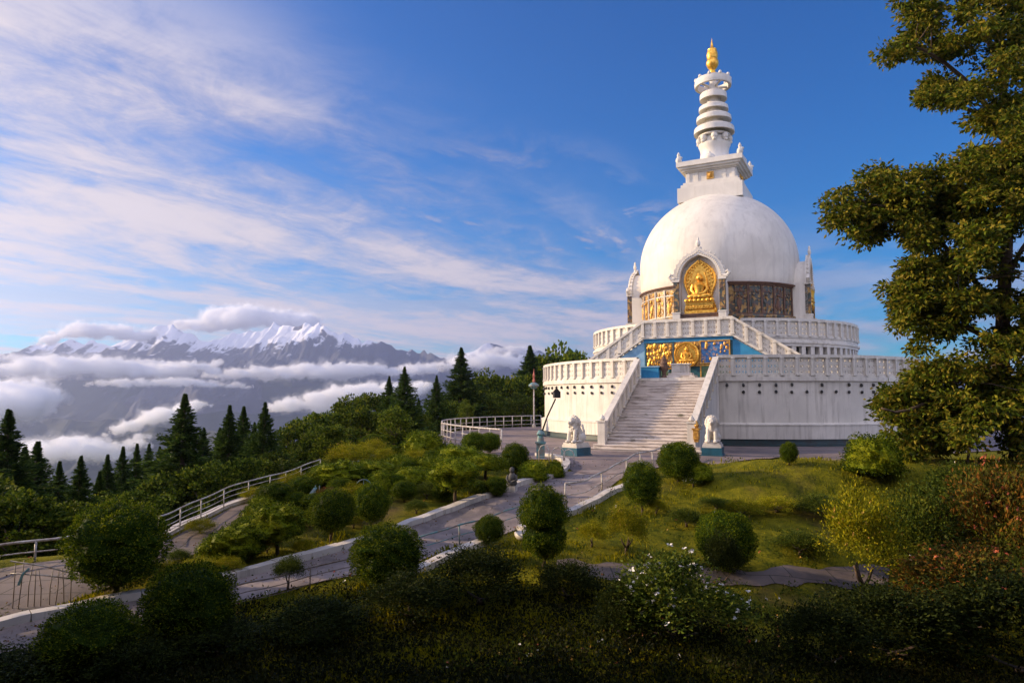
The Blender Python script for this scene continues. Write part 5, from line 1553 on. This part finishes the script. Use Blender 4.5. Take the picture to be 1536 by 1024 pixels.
# ------------------------------------------------------------------ light, sky
EL = math.radians(19); AZ = math.radians(-77)
S = Vector((math.sin(AZ) * math.cos(EL), math.cos(AZ) * math.cos(EL), math.sin(EL)))
sl = bpy.data.lights.new('sun', 'SUN'); sl.energy = 4.7; sl.angle = math.radians(.6); sl.color = (1.0, .75, .46)
so = bpy.data.objects.new('sun', sl); link(so); so.rotation_euler = (-S).to_track_quat('-Z', 'Y').to_euler()

w = bpy.data.worlds.new('World'); SC.world = w; w.use_nodes = True
nt = w.node_tree; bg = nt.nodes['Background']; bg.inputs[1].default_value = .11
sky = nt.nodes.new('ShaderNodeTexSky'); sky.sky_type = 'NISHITA'; sky.sun_disc = False
sky.sun_elevation = EL; sky.sun_rotation = AZ % (2 * PI); sky.altitude = 900; sky.air_density = 1.0; sky.dust_density = .4; sky.ozone_density = 2.0
hs = N(nt, 'ShaderNodeHueSaturation'); hs.inputs['Saturation'].default_value = 1.45; hs.inputs['Value'].default_value = 1.0
nt.links.new(sky.outputs[0], hs.inputs['Color'])
def mth(op, a, b=None, c=None, clamp=False):
    n = nt.nodes.new('ShaderNodeMath'); n.operation = op; n.use_clamp = clamp
    for i, v in enumerate((a, b, c)):
        if v is None: continue
        if hasattr(v, 'is_output'): nt.links.new(v, n.inputs[i])
        else: n.inputs[i].default_value = v
    return n.outputs[0]
def mrange(v, a, b, c=0.0, d=1.0, smooth=True):
    n = nt.nodes.new('ShaderNodeMapRange'); n.clamp = True
    if smooth: n.interpolation_type = 'SMOOTHSTEP'
    nt.links.new(v, n.inputs[0])
    for i, q in enumerate((a, b, c, d)): n.inputs[1 + i].default_value = q
    return n.outputs[0]
tc = nt.nodes.new('ShaderNodeTexCoord'); sp = nt.nodes.new('ShaderNodeSeparateXYZ'); nt.links.new(tc.outputs['Generated'], sp.inputs[0])
zc = mth('MAXIMUM', sp.outputs['Z'], .004)
zz = mth('ADD', zc, .05)
u = mth('DIVIDE', sp.outputs['X'], zz); vv = mth('DIVIDE', sp.outputs['Y'], zz)
pc = mth('ADD', mth('MULTIPLY', u, .55), mth('MULTIPLY', vv, .83))        # along the streaks of the high cloud
qc = mth('SUBTRACT', mth('MULTIPLY', u, .83), mth('MULTIPLY', vv, .55))   # across them
def cvec(a, b, sa, sb, off=0.0):
    c = nt.nodes.new('ShaderNodeCombineXYZ'); nt.links.new(mth('MULTIPLY', a, sa), c.inputs[0]); nt.links.new(mth('MULTIPLY', b, sb), c.inputs[1]); c.inputs[2].default_value = off; return c.outputs[0]
azm0 = mth('ARCTAN2', sp.outputs['X'], sp.outputs['Y'])
n1 = noise(nt, cvec(pc, qc, .40, 1.05, 3.7), 1.0, 8, .60, .7)
n2 = noise(nt, cvec(pc, qc, 1.1, 2.3, 9.1), 1.0, 9, .68, 1.0)
n3 = noise(nt, cvec(u, vv, .35, .35, 1.3), 1.0, 4, .55, .2)
cover = mrange(qc, -1.1, -1.9)
n5 = noise(nt, cvec(u, vv, 4.2, 3.4, 6.3), 1.0, 9, .7, .6)
dens = mth('ADD', mth('MULTIPLY', n1, .66), mth('ADD', mth('MULTIPLY', n2, .24), mth('ADD', mth('MULTIPLY', n3, .26), mth('MULTIPLY', n5, .24))))
dens = mth('ADD', dens, mth('MULTIPLY', mth('MULTIPLY', mrange(sp.outputs['Z'], .30, .46), mrange(azm0, -.10, -.45)), .19))
thin = mrange(dens, .54, .82)
high = mth('MULTIPLY', thin, cover, None, True)
# faint wisps on the open side
wisp = mth('MULTIPLY', mrange(mth('ADD', mth('MULTIPLY', n2, .6), mth('MULTIPLY', n3, .5)), .70, .88), .30)
# low cloud bands near the skyline
azm = mth('ARCTAN2', sp.outputs['X'], sp.outputs['Y'])
n4 = noise(nt, cvec(azm, sp.outputs['Z'], 5.0, 26.0, 2.2), 1.0, 7, .6, .4)
lowm = mth('MULTIPLY', mrange(sp.outputs['Z'], .27, .05), mrange(n4, .36, .60))
n6 = noise(nt, cvec(pc, qc, 1.6, 2.6, 12.5), 1.0, 9, .62, .5)
band = mth('MULTIPLY', mth('MULTIPLY', mrange(qc, -.9, -1.4), mrange(qc, -3.2, -2.2)), mth('MULTIPLY', mrange(sp.outputs['Z'], .12, .17), mrange(sp.outputs['Z'], .40, .27)))
puff = mth('MULTIPLY', mrange(n6, .53, .68), mth('MULTIPLY', band, .85))
high = mth('MAXIMUM', high, puff)
alpha = mth('MAXIMUM', mth('MAXIMUM', high, wisp), mth('MULTIPLY', lowm, .85))
lite = mrange(dens, .56, .84)
sunny = mrange(azm, .2, -.9)
ca = mixc(nt, (1.9, 1.85, 2.7), (4.3, 3.85, 4.1), lite)
cb = mixc(nt, ca, (5.2, 4.5, 4.3), mth('MULTIPLY', mrange(sp.outputs['Z'], .38, .03), mth('ADD', mth('MULTIPLY', sunny, .6), .3)))
skyc = mixc(nt, hs.outputs[0], (.0, .66, .90), 1.0, 'MULTIPLY')
# bright cloud added to the unseen sky behind the viewer as fill light
back = mth('MULTIPLY', mrange(sp.outputs['Y'], .10, -.25), mrange(noise(nt, cvec(u, vv, .5, .5, 4.4), 1.0, 6, .6, .4), .28, .55))
fin = mixc(nt, mixc(nt, skyc, cb, alpha), (8.2, 7.9, 9.2), back)
nt.links.new(fin, bg.inputs[0])

SC.view_settings.view_transform = 'Standard'; SC.view_settings.look = 'None'
SC.view_settings.exposure = 0.74; SC.view_settings.gamma = 1.0
SC.render.engine = 'CYCLES'
cy = SC.cycles
cy.max_bounces = 14; cy.diffuse_bounces = 3; cy.glossy_bounces = 2; cy.transmission_bounces = 3; cy.transparent_max_bounces = 6; cy.volume_bounces = 12
cy.use_denoising = True; cy.denoiser = 'OPENIMAGEDENOISE'
cy.sample_clamp_indirect = 8.0
